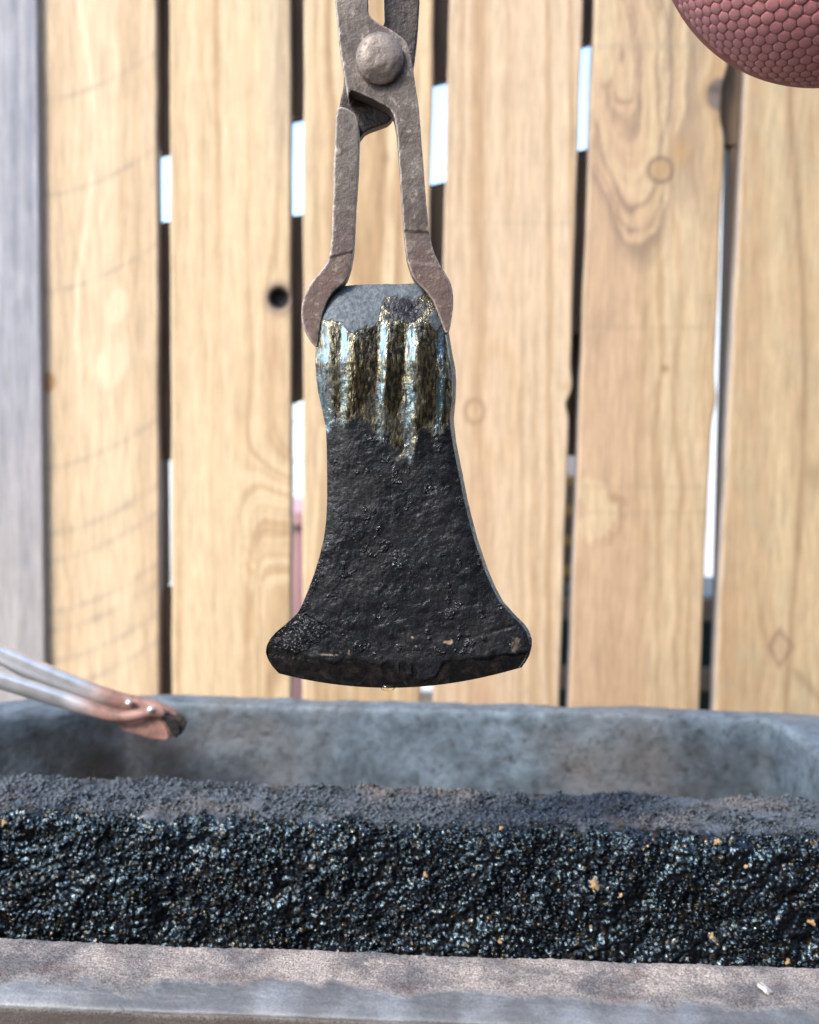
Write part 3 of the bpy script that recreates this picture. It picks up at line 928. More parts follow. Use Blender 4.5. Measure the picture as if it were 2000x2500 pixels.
# --- rear basin: one wall ribbon with rounded corners, rim on top
inner = [(-0.42, 0.597), (-0.405, 0.65), (-0.365, 0.692), (-0.31, 0.728), (-0.264, 0.754), (-0.258, 0.757), (-0.1, 0.756), (0.1, 0.756), (0.243, 0.756),
         (0.249, 0.753), (0.253, 0.743), (0.256, 0.72), (0.259, 0.66), (0.262, 0.597)]
outer = [(-0.47, 0.597), (-0.455, 0.665), (-0.41, 0.722), (-0.35, 0.762), (-0.30, 0.776), (-0.255, 0.780), (-0.1, 0.779), (0.1, 0.780), (0.265, 0.780),
         (0.292, 0.774), (0.310, 0.757), (0.318, 0.73), (0.321, 0.66), (0.323, 0.597)]


def resample(pts, n):
    pts = np.array(pts); t = np.concatenate([[0], np.cumsum(np.linalg.norm(np.diff(pts, axis=0), axis=1))])
    q = np.linspace(0, t[-1], n)
    return q, np.stack([np.interp(q, t, pts[:, 0]), np.interp(q, t, pts[:, 1])], 1)


NW = 420
q_, pi_ = resample(inner, NW)
tt = np.concatenate([[0], np.cumsum(np.linalg.norm(np.diff(np.array(inner), axis=0), axis=1))])
po_ = np.stack([np.interp(q_, tt, np.array(outer)[:, 0]), np.interp(q_, tt, np.array(outer)[:, 1])], 1)
for arr in (pi_, po_):
    for _ in range(1):
        arr[1:-1] = 0.25 * arr[:-2] + 0.5 * arr[1:-1] + 0.25 * arr[2:]
rows = []
zi = np.linspace(-0.22, -0.006, 60)
for z in zi:
    cove = 0.03 * np.exp(-(z + 0.22) / 0.03)
    rows.append(np.concatenate([pi_ + (pi_ * 0 + np.array([0, -cove])), np.full((NW, 1), z)], 1))
for a in np.linspace(0.15, math.pi / 2, 8):
    w = 0.10 * (1 - math.cos(a))
    rows.append(np.concatenate([pi_ * (1 - w) + po_ * w, np.full((NW, 1), -0.006 + 0.006 * math.sin(a))], 1))
for w in np.linspace(0.15, 0.85, 22):
    rows.append(np.concatenate([pi_ * (1 - w) + po_ * w, np.zeros((NW, 1))], 1))
for a in np.linspace(0, math.pi / 2, 8):
    w = 0.87 + 0.13 * math.sin(a)
    rows.append(np.concatenate([pi_ * (1 - w) + po_ * w, np.full((NW, 1), -0.008 + 0.008 * math.cos(a))], 1))
rows.append(np.concatenate([po_, np.full((NW, 1), -0.25)], 1))
rows = np.array(rows)
nf = fbm(rows[..., 0] * 40, rows[..., 1] * 40 + rows[..., 2] * 45, 500, 4)
nf2 = fbm(rows[..., 0] * 12, rows[..., 1] * 12 + rows[..., 2] * 14, 505, 3)
rows[..., 2] += 0.0012 * nf + np.where(rows[..., 2] > -0.02, 0.0012 * nf2, 0)
rows[..., 1] += 0.0014 * nf + 0.0016 * nf2
me = mesh_np('basin_wall', rows.reshape(-1, 3), grid_quads(len(rows), NW))
corner_shade = sstep(0.06, 0.0, np.abs(rows[..., 0] + 0.25 - 0.35 * (rows[..., 2] + 0.05)) - 0.02 + 0.04 * nf2) * sstep(-0.004, -0.02, rows[..., 2])  # shade of the left corner and the lying tongs, painted dark
corner_shade = np.maximum(corner_shade, 0.72 * sstep(-0.258, -0.268, rows[..., 0]) * sstep(-0.004, -0.02, rows[..., 2]))  # left wall painted as shaded, with a brownish dirt tint
corner_shade = np.maximum(corner_shade, 0.6 * sstep(0.05, 0.0, np.abs(rows[..., 0] - 0.215) - 0.01 + 0.05 * nf2) * sstep(-0.012, -0.03, rows[..., 2]))  # dark shade strip painted beside the right corner
attr_f(me, 'corner_shade', np.clip(corner_shade * (0.75 + 0.4 * nf), 0, 1))
fix_normals(me)
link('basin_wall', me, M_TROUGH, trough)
for (u0, u1, v0, v1) in ((-0.36, -0.3015, 0.357, 0.60), (0.3015, 0.36, 0.357, 0.60)):
    bm = bmesh.new(); add_box(bm, ((u0 + u1) / 2, (v0 + v1) / 2 - 0.002, -0.127), (u1 - u0, v1 - v0 - 0.008, 0.244), bev=0.005)
    bm_obj('side_wall', bm, M_TROUGH, trough)
bm = bmesh.new(); add_box(bm, (-0.05, 0.56, -0.2325), (0.78, 0.40, 0.025), bev=0.004)
bm_obj('floor_slab', bm, M_TROUGH, trough)
for (u_, v_) in ((-0.30, 0.42), (0.25, 0.42), (-0.30, 0.70), (0.25, 0.70)):
    bm = bmesh.new(); add_box(bm, (u_, v_, -0.61), (0.06, 0.06, 0.728), bev=0.005)
    bm_obj('leg', bm, M_BROWN, trough)

# oil in the narrow front tank
ou, ov = np.meshgrid(np.linspace(-0.30, 0.30, 80), np.linspace(0.402, 0.5255, 20), indexing='ij')
ol = np.stack([ou, ov, 0 * ou - 0.0865], -1)
V = to_world(ol).reshape(-1, 3)
oil = link('quench_oil', mesh_np('quench_oil', V - np.array([0, 0.46, 0.8885]), grid_quads(80, 20, True)), M_OIL)
oil.location = (0, 0.46, 0.8885)
tag(oil, 'black oil filling the narrow front tank under the axe head', 'oil')

# ------------------------------------------------------------------ axe head
YA = 0.447                                # depth of the middle plane
PXM = YA / FPX * 1.0                      # metres per working pixel there (about)
Lp = np.array([(697, 600), (690, 618), (681, 640), (674, 668), (668, 698), (665, 730), (664, 762), (666, 795), (671, 830), (679, 865), (686, 900),
               (688, 935), (689, 1000), (689, 1050), (687, 1095), (682, 1135), (673, 1172), (662, 1208), (647, 1248), (637, 1272), (627, 1291),
               (600, 1316), (581, 1332), (569, 1346), (562, 1360), (560, 1374), (565, 1389), (575, 1404), (588, 1418)], float)
Rp = np.array([(893, 597), (907, 610), (921, 634), (929, 660), (936, 690), (940, 715), (944, 740), (951, 775), (953, 800), (952, 840), (948, 880),
               (950, 905), (954, 935), (961, 970), (969, 1010), (977, 1050), (985, 1085), (1000, 1140), (1020, 1198), (1036, 1236), (1053, 1268),
               (1080, 1298), (1098, 1315), (1108, 1329), (1114, 1346), (1114, 1362), (1109, 1380), (1101, 1394), (1092, 1406)], float)
NR, NS = 430, 250
tR = np.linspace(0, 1, NR)


def outline(Pt):
    t = np.concatenate([[0], np.cumsum(np.hypot(*np.diff(Pt, axis=0).T))]); t /= t[-1]
    return np.stack([np.interp(tR, t, Pt[:, 0]), np.interp(tR, t, Pt[:, 1])], 1)


Lc, Rc = outline(Lp), outline(Rp)
for arr in (Lc, Rc):
    for _ in range(3):
        arr[1:-1] = 0.25 * arr[:-2] + 0.5 * arr[1:-1] + 0.25 * arr[2:]
sS = np.linspace(-1, 1, NS)
sS = np.sign(sS) * (1 - (1 - np.abs(sS)) ** 1.25)
yc = (Lc[:, 1] + Rc[:, 1]) / 2
bow = 36 * sstep(1330, 1412, yc)
PX = Lc[:, None, 0] + (Rc - Lc)[:, None, 0] * (sS[None] + 1) / 2
PY = Lc[:, None, 1] + (Rc - Lc)[:, None, 1] * (sS[None] + 1) / 2 + bow[:, None] * (1 - sS[None] ** 2)
PY = PY + (3.0 * fbm(PX / 40, PY * 0, 3, 3)) * sstep(630, 600, PY)
# half thickness (px) along the length
ht = np.interp(yc, [597, 620, 680, 760, 850, 940, 1100, 1250, 1350, 1376, 1384, 1420], [34, 44, 52, 56, 52, 46, 36, 25, 16, 13.5, 10, 3.0])
edge_u = np.abs(sS)[None]
rnd = 1 - 0.30 * edge_u ** 6
Hf = ht[:, None] * rnd
# front relief, px towards the camera
kx = [640, 668, 700, 717, 731, 760, 797, 812, 832, 850, 876, 895, 917, 935, 948, 980]
kh = [-3, -3, 1, -3.0, 4.0, 1.5, -3.5, 4.5, 0.0, -4.5, 6.0, 0.5, -3, 3.5, -1, -2]
xx = PX + 7 * fbm(PY / 70, PX / 160, 12, 3)
fl = 1.3 * np.mean([np.interp(xx + o_, kx, kh) for o_ in (-7, -4.5, -2, 0, 2, 4.5, 7)], 0)
env = sstep(655, 715, PY + 8 * fbm(PX / 30, PY / 60, 17, 2)) * sstep(955, 840, PY + 60 * np.exp(-((PX - 872) / 26) ** 2) * -1)
relief = fl * env * (1.05 + 1.0 * fbm(PX / 26, PY / 75, 61, 3)) + 0.7 * env * fbm(PX / 9, PY / 40, 63, 3)
relief += -16 * sstep(690, 596, PY) + 5.0 * np.exp(-((PY - 770) / 70) ** 2) * (1 - edge_u ** 2)
blob = np.exp(-((PX - 868 + 10 * fbm(PX / 18, PY / 18, 71, 3)) / 24) ** 2 - ((PY - 650 + 14 * fbm(PX / 18, PY / 18, 72, 3)) / 18) ** 2)
relief += -5 * blob + 3.5 * np.exp(-((PX - 915) / 16) ** 2 - ((PY - 640) / 30) ** 2)
rough_m = sstep(850, 960, PY) * sstep(1395, 1365, PY - bow[:, None] * (1 - edge_u ** 2))
n_mid = fbm(PX / 46, PY / 34, 31, 4); n_f = fbm(PX / 13, PY / 11, 35, 4)
rid = 1 - 2 * np.abs(fbm(PX / 20 + 2 * n_mid, PY / 15, 38, 4))
calm = sstep(-0.25, 0.3, fbm(PX / 70, PY / 60, 66, 3))
relief += rough_m * (3.6 * n_mid + (0.35 + 1.1 * calm) * n_f + 0.5 * calm * rid)
relief += (1 - rough_m) * 0.5 * n_f * sstep(1400, 1380, PY)
# forged crease at the lower left, two shallow ones lower right
def crease(x0, y0, x1, y1, w, a):
    t = np.clip(((PX - x0) * (x1 - x0) + (PY - y0) * (y1 - y0)) / ((x1 - x0) ** 2 + (y1 - y0) ** 2), 0, 1)
    dd = np.hypot(PX - x0 - t * (x1 - x0), PY - y0 - t * (y1 - y0))
    return -a * np.exp(-(dd / w) ** 2) * (1 - 0.7 * t)
relief += crease(632, 1290, 720, 1342, 4.5, 5.0) + crease(1080, 1318, 960, 1352, 4, 2.5) + crease(1010, 1270, 900, 1290, 4, 2.0)
relief += -5 * sstep(690, 600, PX) * sstep(1300, 1335, PY) * sstep(1400, 1370, PY)
# bevel of the bit
yy_b = PY - bow[:, None] * (1 - sS[None] ** 2) * 1.0
scal = 1374 + 7 * fbm(PX / 35, PX * 0, 44, 4) + 26 * np.exp(-((PX - 905) / 24) ** 4) + 16 * np.exp(-((PX - 860) / 26) ** 4) * (vnoise(PX / 9, PX * 0, 47) > -0.2)
relief += -2.6 * sstep(-1.5, 1.5, yy_b - scal)
relief += -1.4 * sstep(-1, 1, yy_b - 1408 - 1.5 * fbm(PX / 60, PX * 0, 48, 2)) + 0.9 * sstep(1376, 1400, yy_b) * fbm(PX / 16, PY / 7, 49, 3)
front_px = Hf + relief
front_px = np.maximum(front_px, 1.2)
front_px[:, 0] = np.maximum(ht * 0.55, 1.0); front_px[:, -1] = np.maximum(ht * 0.55, 1.0)
back_px = np.maximum(Hf + 0.6 * n_mid[:, ::1] * 1.0, 1.2)
# to 3D on the mid plane, leaning slightly: top away? keep upright, turned a little about z
MID = np.array([800.0, 1000.0])
dirs = FW[None, None] + (PX[..., None] - IW / 2) / FPX * RT - (PY[..., None] - IH / 2) / FPX * UP
base3 = CAM + dirs * (YA / dirs[..., 1:2])
TW = 0.11                                # yaw so that the right side face shows
px_m = PXM
yoff = (PX - 800) * px_m * (-TW) * 0.0
Pf = base3 + np.stack([0 * PX, -front_px * px_m, 0 * PX], -1)
shift = 0.012                            # the far face sits a little to the right (turned head)
Pb = base3 + np.stack([0.10 * back_px * px_m + 0.0012 * np.ones_like(PX) * sstep(650, 700, PY), back_px * px_m, 0 * PX], -1)
# keep the silhouette of the front edge: scale front verts back to their picture points
def keep(Pw, fac):
    d = Pw - CAM
    dep = d[..., 1:2]
    tgt = CAM + dirs * (dep / dirs[..., 1:2])
    return Pw * (1 - fac) + tgt * fac
Pf = keep(Pf, 1.0)
bsel = np.linspace(NS - 1, 0, 60).astype(int)
right_mid = [(Pf[:, -1] * (1 - w) + Pb[:, -1] * w)[:, None] + np.array([0.0007, 0, 0]) * math.sin(math.pi * w) for w in (0.15, 0.3, 0.45, 0.6, 0.75, 0.9)]
left_mid = [(Pb[:, 0] * (1 - w) + Pf[:, 0] * w)[:, None] - np.array([0.0007, 0, 0]) * math.sin(math.pi * w) for w in (0.1, 0.25, 0.4, 0.55, 0.7, 0.85)]
ring = np.concatenate([Pf] + right_mid + [Pb[:, bsel]] + left_mid, 1)
nc = ring.shape[1]
ctr = np.array([0, YA, 1.1])
V = ring.reshape(-1, 3) - ctr
ctop, cbot = ring[0].mean(0) - ctr, ring[-1].mean(0) - ctr
q = tube_quads(NR, nc)
j = np.arange(nc)
# caps: strip between front and back of the first and last rows
fi = np.arange(NS)
bi = NS + 6 + (np.interp(fi, [0, NS - 1], [59, 0])).round().astype(int)
def capstrip(off, flip):
    t = []
    for a in range(NS - 1):
        A, B, Cc, D = off + fi[a], off + fi[a + 1], off + bi[a + 1], off + bi[a]
        if Cc == D: t.append((A, B, Cc))
        else: t += [(A, B, Cc), (A, Cc, D)]
    t += [(off + NS - 1, off + NS + w, off + NS + w + 1) for w in range(0)]
    t = np.array(t)
    return t[:, ::-1] if flip else t
T = np.concatenate([capstrip(0, True), capstrip((NR - 1) * nc, False)])
me = mesh_np('axe_head', V, q, T)
full = lambda a, v=0.0: np.concatenate([a, np.full((NR, nc - NS), v)], 1)
nb = fbm(PX / 14, PY / 14, 90, 4)
# dry grey patch: outline at the top
low = np.interp(PX, [660, 684, 700, 722, 734, 745, 770, 790, 798, 803, 812, 822, 835, 850, 870, 890, 905, 930],
                [676, 674, 672, 680, 697, 700, 690, 684, 676, 640, 628, 622, 620, 628, 630, 622, 600, 600])
patch = sstep(5, -5, PY - low + 7 * nb)
p2 = sstep(1.1, 0.8, ((PX - 920) / 14) ** 2 + ((PY - 672) / 22) ** 2 + 0.4 * nb)
patch = np.maximum(patch, 0.75 * p2)
lowo = np.interp(PX, [660, 690, 705, 735, 745, 770, 785, 800, 820, 850, 866, 885, 895, 912, 925, 955],
                 [880, 905, 880, 876, 880, 884, 890, 915, 930, 955, 960, 900, 890, 905, 900, 905])
oilm = sstep(34, -22, PY - lowo + 16 * nb) * (1 - patch)
oilm *= 1 - 0.9 * sstep(0.35, 0.8, blob + 0.25 * nb)
oilm *= 1 - 0.85 * sstep(1.25, 0.55, ((PX - 850) / 42) ** 2 + ((PY - 652) / 30) ** 2 + 0.9 * nb)
oilm *= 1 - 0.5 * sstep(700, 655, PY + 40 * nb)
oilm *= 1 - 0.55 * sstep(-0.05, 0.35, fbm(PX / 34, PY / 90, 97, 3)) * sstep(720, 780, PY)
edgem = sstep(-2, 3, yy_b - scal - 2)
edgem = np.maximum(edgem, 0.6 * sstep(1.0, 0.6, ((PX - 605) / 46) ** 2 + ((PY - 1362) / 40) ** 2 + 0.3 * nb))
fleck = np.zeros_like(PX)
for (fx, fy, rx, ry) in ((1094, 1568, 9, 3), (1006, 1556, 3, 3), (1102, 1564, 4, 3.5)):
    fleck = np.maximum(fleck, sstep(1.2, 0.7, ((PX - fx * .8625) / rx) ** 2 + ((PY - fy * .8625) / ry) ** 2 + 1.1 * nb))
fleck = np.maximum(fleck, 0.35 * sstep(1.1, 0.4, ((PX - 1088) / 12) ** 2 + ((PY - 1362) / 18) ** 2 + 1.2 * nb))
fleck = np.maximum(fleck, 0.7 * sstep(1.1, 0.5, ((PX - 690) / 26) ** 2 + ((PY - 1379) / 2.5) ** 2 + 2.4 * np.abs(nb)))
fleck = np.maximum(fleck, 0.7 * sstep(1.1, 0.6, ((PX - 734) / 9) ** 2 + ((PY - 1374) / 6) ** 2 + 3.5 * np.abs(nb)))
attr_f(me, 'patch', full(patch)); attr_f(me, 'oil', full(oilm)); attr_f(me, 'edge', full(edgem)); attr_f(me, 'fleck', full(fleck))
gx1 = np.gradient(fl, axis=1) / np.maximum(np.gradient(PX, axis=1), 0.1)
sky_crest = sstep(-0.02, 0.50, gx1 * (1 + 1.2 * fbm(PX / 24, PY / 70, 61, 3)) + 0.22 * nb) * sstep(660, 720, PY)  # mask for the sky reflection painted on left-facing flute slopes
sky_crest *= 0.35 + 0.65 * sstep(-0.35, 0.25, fbm(PX / 16, PY / 55, 64, 3))
sky_crest = np.maximum(sky_crest, 0.8 * sstep(34, 10, PX - Lc[:, None, 0]) * sstep(760, 800, PY))
attr_f(me, 'sky_crest', full(sky_crest))
nsp = fbm(PX / 22, PY / 22, 95, 4)
spark = sstep(1.15, 0.55, ((PX - 628) / 58) ** 2 + ((PY - 1340 + 0.25 * (PX - 628)) / 34) ** 2 + 0.9 * nsp)
spark = np.maximum(spark, 0.8 * sstep(0.38, 0.55, nsp) * sstep(900, 950, PY) * sstep(1395, 1370, PY))
spark = np.maximum(spark, 0.8 * sstep(18, 4, (PX - Lc[:, None, 0])) * sstep(1130, 1220, PY) * sstep(1350, 1320, PY))
attr_f(me, 'spark', full(spark))
fix_normals(me)
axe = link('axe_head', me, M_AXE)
axe.location = ctr
tag(axe, 'black oily forged axe head with flared bit, gripped by the tongs', 'axe head')

# drop of oil hanging from the bit
dp = onY(817, 1447, YA)
bm = bmesh.new()
bmesh.ops.create_uvsphere(bm, u_segments=28, v_segments=16, radius=1)
bmesh.ops.scale(bm, vec=(15 * px_m, 9 * px_m, 8 * px_m), verts=bm.verts)
drop = bm_obj('oil_drop', bm, M_DROP, None, True)
drop.location = Vector(dp) + Vector((0, 0, -0.0001))
tag(drop, 'clear drop of oil hanging from the lower edge of the axe', 'drop')

# ------------------------------------------------------------------ the tongs holding the axe
YT = 0.4425
tongs = empty('blacksmith_tongs', tuple(onY(800, 126, YT)))
tag(tongs, 'brown forged tongs gripping the top of the axe head', 'tongs')
TO = np.array(tongs.location)
Z2D = lambda x, y: (517.5 + x * 0.36, y * 0.36)


def smooth_poly(pts, it):
    p = np.array(pts, float)
    for _ in range(it):
        q = np.empty((2 * len(p), 2)); nx_ = np.roll(p, -1, 0)
        q[0::2] = 0.8 * p + 0.2 * nx_; q[1::2] = 0.2 * p + 0.8 * nx_
        p = q
    return p


def slab(bm, pts, yfront, yback, bev):
    """thick plate cut to an outline given in picture points at its front"""
    f = [bm.verts.new(onY(x, y, yfront) - TO) for x, y in pts]
    fo = bm.faces.new(f)
    r = bmesh.ops.extrude_face_region(bm, geom=[fo])
    ev = [v for v in r['geom'] if isinstance(v, bmesh.types.BMVert)]
    bmesh.ops.translate(bm, verts=ev, vec=(0, yback - yfront, 0))


def forge(me, name, seed, voxel=0.0006, smooth=5, amp=0.00012):
    """voxel remesh, soften and dent a mesh so that it looks hammered; returns a new mesh"""
    tmp = bpy.data.objects.new('tmp', me); S.collection.objects.link(tmp)
    md = tmp.modifiers.new('r', 'REMESH'); md.mode = 'VOXEL'; md.voxel_size = voxel
    ms = tmp.modifiers.new('s', 'SMOOTH'); ms.iterations = smooth; ms.factor = 0.5
    dg = bpy.context.evaluated_depsgraph_get(); dg.update()
    out = bpy.data.meshes.new_from_object(tmp.evaluated_get(dg))
    bpy.data.objects.remove(tmp)
    out.name = name
    n = len(out.vertices)
    co = np.empty(n * 3, np.float32); out.vertices.foreach_get('co', co); co = co.reshape(-1, 3).astype(float)
    no = np.empty(n * 3, np.float32); out.vertices.foreach_get('normal', no); no = no.reshape(-1, 3)
    u, v = co[:, 0] + 0.7 * co[:, 1], co[:, 2] + 0.35 * co[:, 1]
    hh = amp * (1.3 * fbm(u * 95, v * 60, seed, 3) + 0.8 * fbm(u * 260, v * 200, seed + 3, 3) - 0.7 * sstep(0.25, 0.7, fbm(u * 420, v * 300, seed + 8, 2)))
    co = co + no * hh[:, None]
    out.vertices.foreach_set('co', co.astype(np.float32).ravel())
    out.polygons.foreach_set('use_smooth', np.full(len(out.polygons), True))
    out.materials.clear()
    out.update()
    return out, co


def half_mesh(name, slabs, mat, seed=1):
    bm = bmesh.new()
    for (pts, y0, y1, bev) in slabs:
        slab(bm, pts, y0, y1, bev)
    bmesh.ops.recalc_face_normals(bm, faces=bm.faces)
    bmesh.ops.triangulate(bm, faces=bm.faces, ngon_method='EAR_CLIP')
    me = bpy.data.meshes.new(name); bm.to_mesh(me); bm.free()
    me, co = forge(me, name, seed)
    px, py = proj(co + TO)
    # forging steps across the jaws
    line = np.where(px > 800, 487 + 0.06 * (px - 880), 533 - 0.25 * (px - 725))
    co[:, 1] += np.where(co[:, 1] < 0, 0.0006, 0.0) * sstep(-2, 2, py - line)
    line2 = np.where(px > 800, 555 + 0.1 * (px - 900), 9999)
    co[:, 1] -= np.where(co[:, 1] < 0, 0.0004, 0.0) * sstep(-4, 4, py - line2)
    me.vertices.foreach_set('co', co.astype(np.float32).ravel()); me.update()
    attr_f(me, 'red', sstep(430, 600, py + 22 * fbm(co[:, 0] * 90, co[:, 2] * 90, 4, 2)) * 0.9)
    return link(name, me, mat, tongs)


A_pts = [Z2D(*p) for p in [(505, -800), (510, -400), (522, 0), (530, 90), (545, 260), (568, 400), (592, 555), (600, 572), (614, 524), (650, 536), (760, 588), (830, 625), (864, 665),
         (884, 780), (895, 950), (905, 1080), (918, 1300), (930, 1440), (945, 1540), (985, 1640), (1050, 1700), (1095, 1760), (1130, 1850), (1165, 1950),
         (1185, 1955), (1200, 1905), (1216, 1790), (1214, 1700), (1190, 1630), (1142, 1550), (1105, 1480), (1083, 1400), (1072, 1320), (1055, 1150), (1040, 950),
         (1025, 780), (1010, 600), (985, 430), (960, 300), (940, 235), (870, 180), (740, 110), (715, 70), (712, 0), (705, -400), (700, -800)]]
half_mesh('front_arm', [(smooth_poly(A_pts, 2), YT - 0.006, YT + 0.0055, 0.0013)], M_TONGS)
B_jaw = [Z2D(*p) for p in [(548, 618), (528, 640), (520, 800), (514, 1000), (507, 1200), (495, 1500), (440, 1580), (372, 1655), (332, 1750), (318, 1840), (338, 1930), (385, 2010),
         (420, 2040), (425, 1980), (445, 1850), (475, 1760), (515, 1700), (585, 1645), (612, 1560), (632, 1440), (642, 1200), (656, 1000), (664, 800), (660, 700), (640, 660), (600, 632)]]
B_plate = [Z2D(*p) for p in [(575, 420), (570, 520), (548, 608), (540, 700), (545, 900), (640, 900), (664, 812), (700, 767), (780, 737), (845, 712), (880, 640),
           (960, 480), (985, 380), (1005, 200), (1018, 0), (1024, -400), (1028, -800), (800, -800), (804, -400), (807, 0), (812, 160), (700, 240), (600, 340)]]
half_mesh('rear_arm', [(smooth_poly(B_jaw, 2), YT - 0.005, YT + 0.0065, 0.0016)], M_TONGS)
M_DARKSCALE = m_simple('dark_scaled_steel', (0.07, 0.054, 0.047), 0.5, 0.6, 150, metal=0.3, bump=0.0008)
half_mesh('rear_plate', [(smooth_poly(B_plate, 1), YT + 0.0065, YT + 0.0135, 0.0010)], M_DARKSCALE)
# rivet: hammered dome with flats beaten into it
rc, rr = onY(800, 126, YT - 0.006) - TO, 48 * px_m
bm = bmesh.new()
NRG = 24
prev = None
rings = [(0.97, -0.10), (1.0, 0.10), (1.0, 0.24), (0.94, 0.38), (0.80, 0.50), (0.60, 0.57), (0.34, 0.60), (0.12, 0.605)]
flats = [(2.2, 0.42, 0.60), (0.75, 0.50, 0.66), (-1.45, 0.62, 0.50), (-0.55, 0.55, 0.60), (3.6, 0.55, 0.62)]
for a, (rad, hh) in enumerate(rings):
    cur = []
    for kk in range(NRG):
        an = 2 * math.pi * kk / NRG
        x_, z_ = rad * math.cos(an), rad * math.sin(an)
        hv = hh
        for (fa_, tilt, lim) in flats:                     # planes cutting the dome
            dq = x_ * math.cos(fa_) + z_ * math.sin(fa_)
            hv = min(hv, lim + (0.55 - dq) * tilt) if hh > 0.15 else hv
        cur.append(bm.verts.new((rc[0] + rr * x_, rc[1] - rr * hv * 0.9, rc[2] + rr * z_ * 1.05)))
    if prev:
        for kk in range(NRG):
            bm.faces.new([prev[kk], prev[(kk + 1) % NRG], cur[(kk + 1) % NRG], cur[kk]])
    else:
        bm.faces.new(cur[::-1])
    prev = cur
bm.faces.new(prev)
bmesh.ops.recalc_face_normals(bm, faces=bm.faces)
me = bpy.data.meshes.new('rivet'); bm.to_mesh(me); bm.free()
me, _ = forge(me, 'rivet', 77, 0.0005, 1, 0.00012)
link('rivet', me, M_RIVET, tongs)

# ------------------------------------------------------------------ second tongs, lying on the left end of the trough
YS = 0.69
st = empty('lying_tongs', tuple(onY(150, 1470, YS)))
tag(st, 'steel tongs with reddish jaws lying over the left corner of the trough', 'tongs')
SO = np.array(st.location)


def bar(name, path, w, t, mat, parent, org, n=60, squish=2.6):
    """bar swept along picture points (x, y, depth); w across, t through (metres, may vary)"""
    P = np.array([onY(x, y, Y) - org for x, y, Y in path])
    tt_ = np.concatenate([[0], np.cumsum(np.linalg.norm(np.diff(P, axis=0), axis=1))])
    qq = np.linspace(0, tt_[-1], n)
    C_ = np.stack([np.interp(qq, tt_, P[:, a]) for a in range(3)], 1)
    for _ in range(8):
        C_[1:-1] = 0.25 * C_[:-2] + 0.5 * C_[1:-1] + 0.25 * C_[2:]
    ws = np.interp(qq / tt_[-1], np.linspace(0, 1, len(w)), w)
    ts = np.interp(qq / tt_[-1], np.linspace(0, 1, len(t)), t)
    tang = np.gradient(C_, axis=0); tang /= np.linalg.norm(tang, axis=1, keepdims=True)
    nn = np.cross(tang, np.array([0, 1.0, 0])); nn /= np.linalg.norm(nn, axis=1, keepdims=True)
    bb = np.cross(nn, tang)
    an = np.linspace(0, 2 * math.pi, 16, endpoint=False)
    ca, sa = np.cos(an), np.sin(an)
    sx = np.sign(ca) * np.abs(ca) ** (2 / squish); sy = np.sign(sa) * np.abs(sa) ** (2 / squish)
    ring_ = C_[:, None] + 0.5 * ws[:, None, None] * sx[None, :, None] * nn[:, None] + 0.5 * ts[:, None, None] * sy[None, :, None] * bb[:, None]
    V_ = np.concatenate([ring_.reshape(-1, 3), C_[:1], C_[-1:]])
    m_ = len(ring_) * 16
    T_ = [(m_, (a + 1) % 16, a) for a in range(16)] + [(m_ + 1, m_ - 16 + a, m_ - 16 + (a + 1) % 16) for a in range(16)]
    me_ = mesh_np(name, V_, tube_quads(len(ring_), 16), np.array(T_))
    fix_normals(me_)
    return link(name, me_, mat, parent)


def redden(o, x0, x1):
    n = len(o.data.vertices); co = np.empty(n * 3, np.float32); o.data.vertices.foreach_get('co', co)
    px, _ = proj(co.reshape(-1, 3).astype(float) + SO)
    attr_f(o.data, 'red', sstep(x0, x1, px + 14 * fbm(px / 18, co.reshape(-1, 3)[:, 2] * 120, 3, 2)))


redden(bar('arm', [(-420, 1170, 0.66), (0, 1377, 0.685), (100, 1424, 0.690), (180, 1458, 0.694), (262, 1482, 0.697), (318, 1488, 0.697), (350, 1500, 0.697), (374, 1514, 0.697)],
    [0.0092, 0.0092, 0.0092, 0.0095, 0.015, 0.017, 0.014, 0.009], [0.009] * 4 + [0.011, 0.011, 0.010, 0.009], M_STEEL, st, SO, 90), 150, 235)
redden(bar('arm', [(-420, 1316, 0.65), (0, 1431, 0.672), (70, 1453, 0.676), (140, 1476, 0.680), (190, 1492, 0.681), (235, 1505, 0.681), (268, 1511, 0.681),
    (292, 1505, 0.682), (318, 1496, 0.684), (345, 1503, 0.688)],
    [0.0102, 0.0102, 0.0102, 0.0105, 0.012, 0.0122, 0.011, 0.008, 0.007], [0.010] * 7, M_STEEL, st, SO, 90), 120, 215)


def plate(name, pts, y0, y1, mat, parent, org, bev=0.0012):
    bm = bmesh.new()
    f = [bm.verts.new(onY(x, y, y0) - org) for x, y in pts]
    fo = bm.faces.new(f)
    r = bmesh.ops.extrude_face_region(bm, geom=[fo])
    bmesh.ops.translate(bm, verts=[v for v in r['geom'] if isinstance(v, bmesh.types.BMVert)], vec=(0, y1 - y0, 0))
    bmesh.ops.bevel(bm, geom=list(bm.edges), offset=bev, segments=2, affect='EDGES')
    return bm_obj(name, bm, mat, parent)


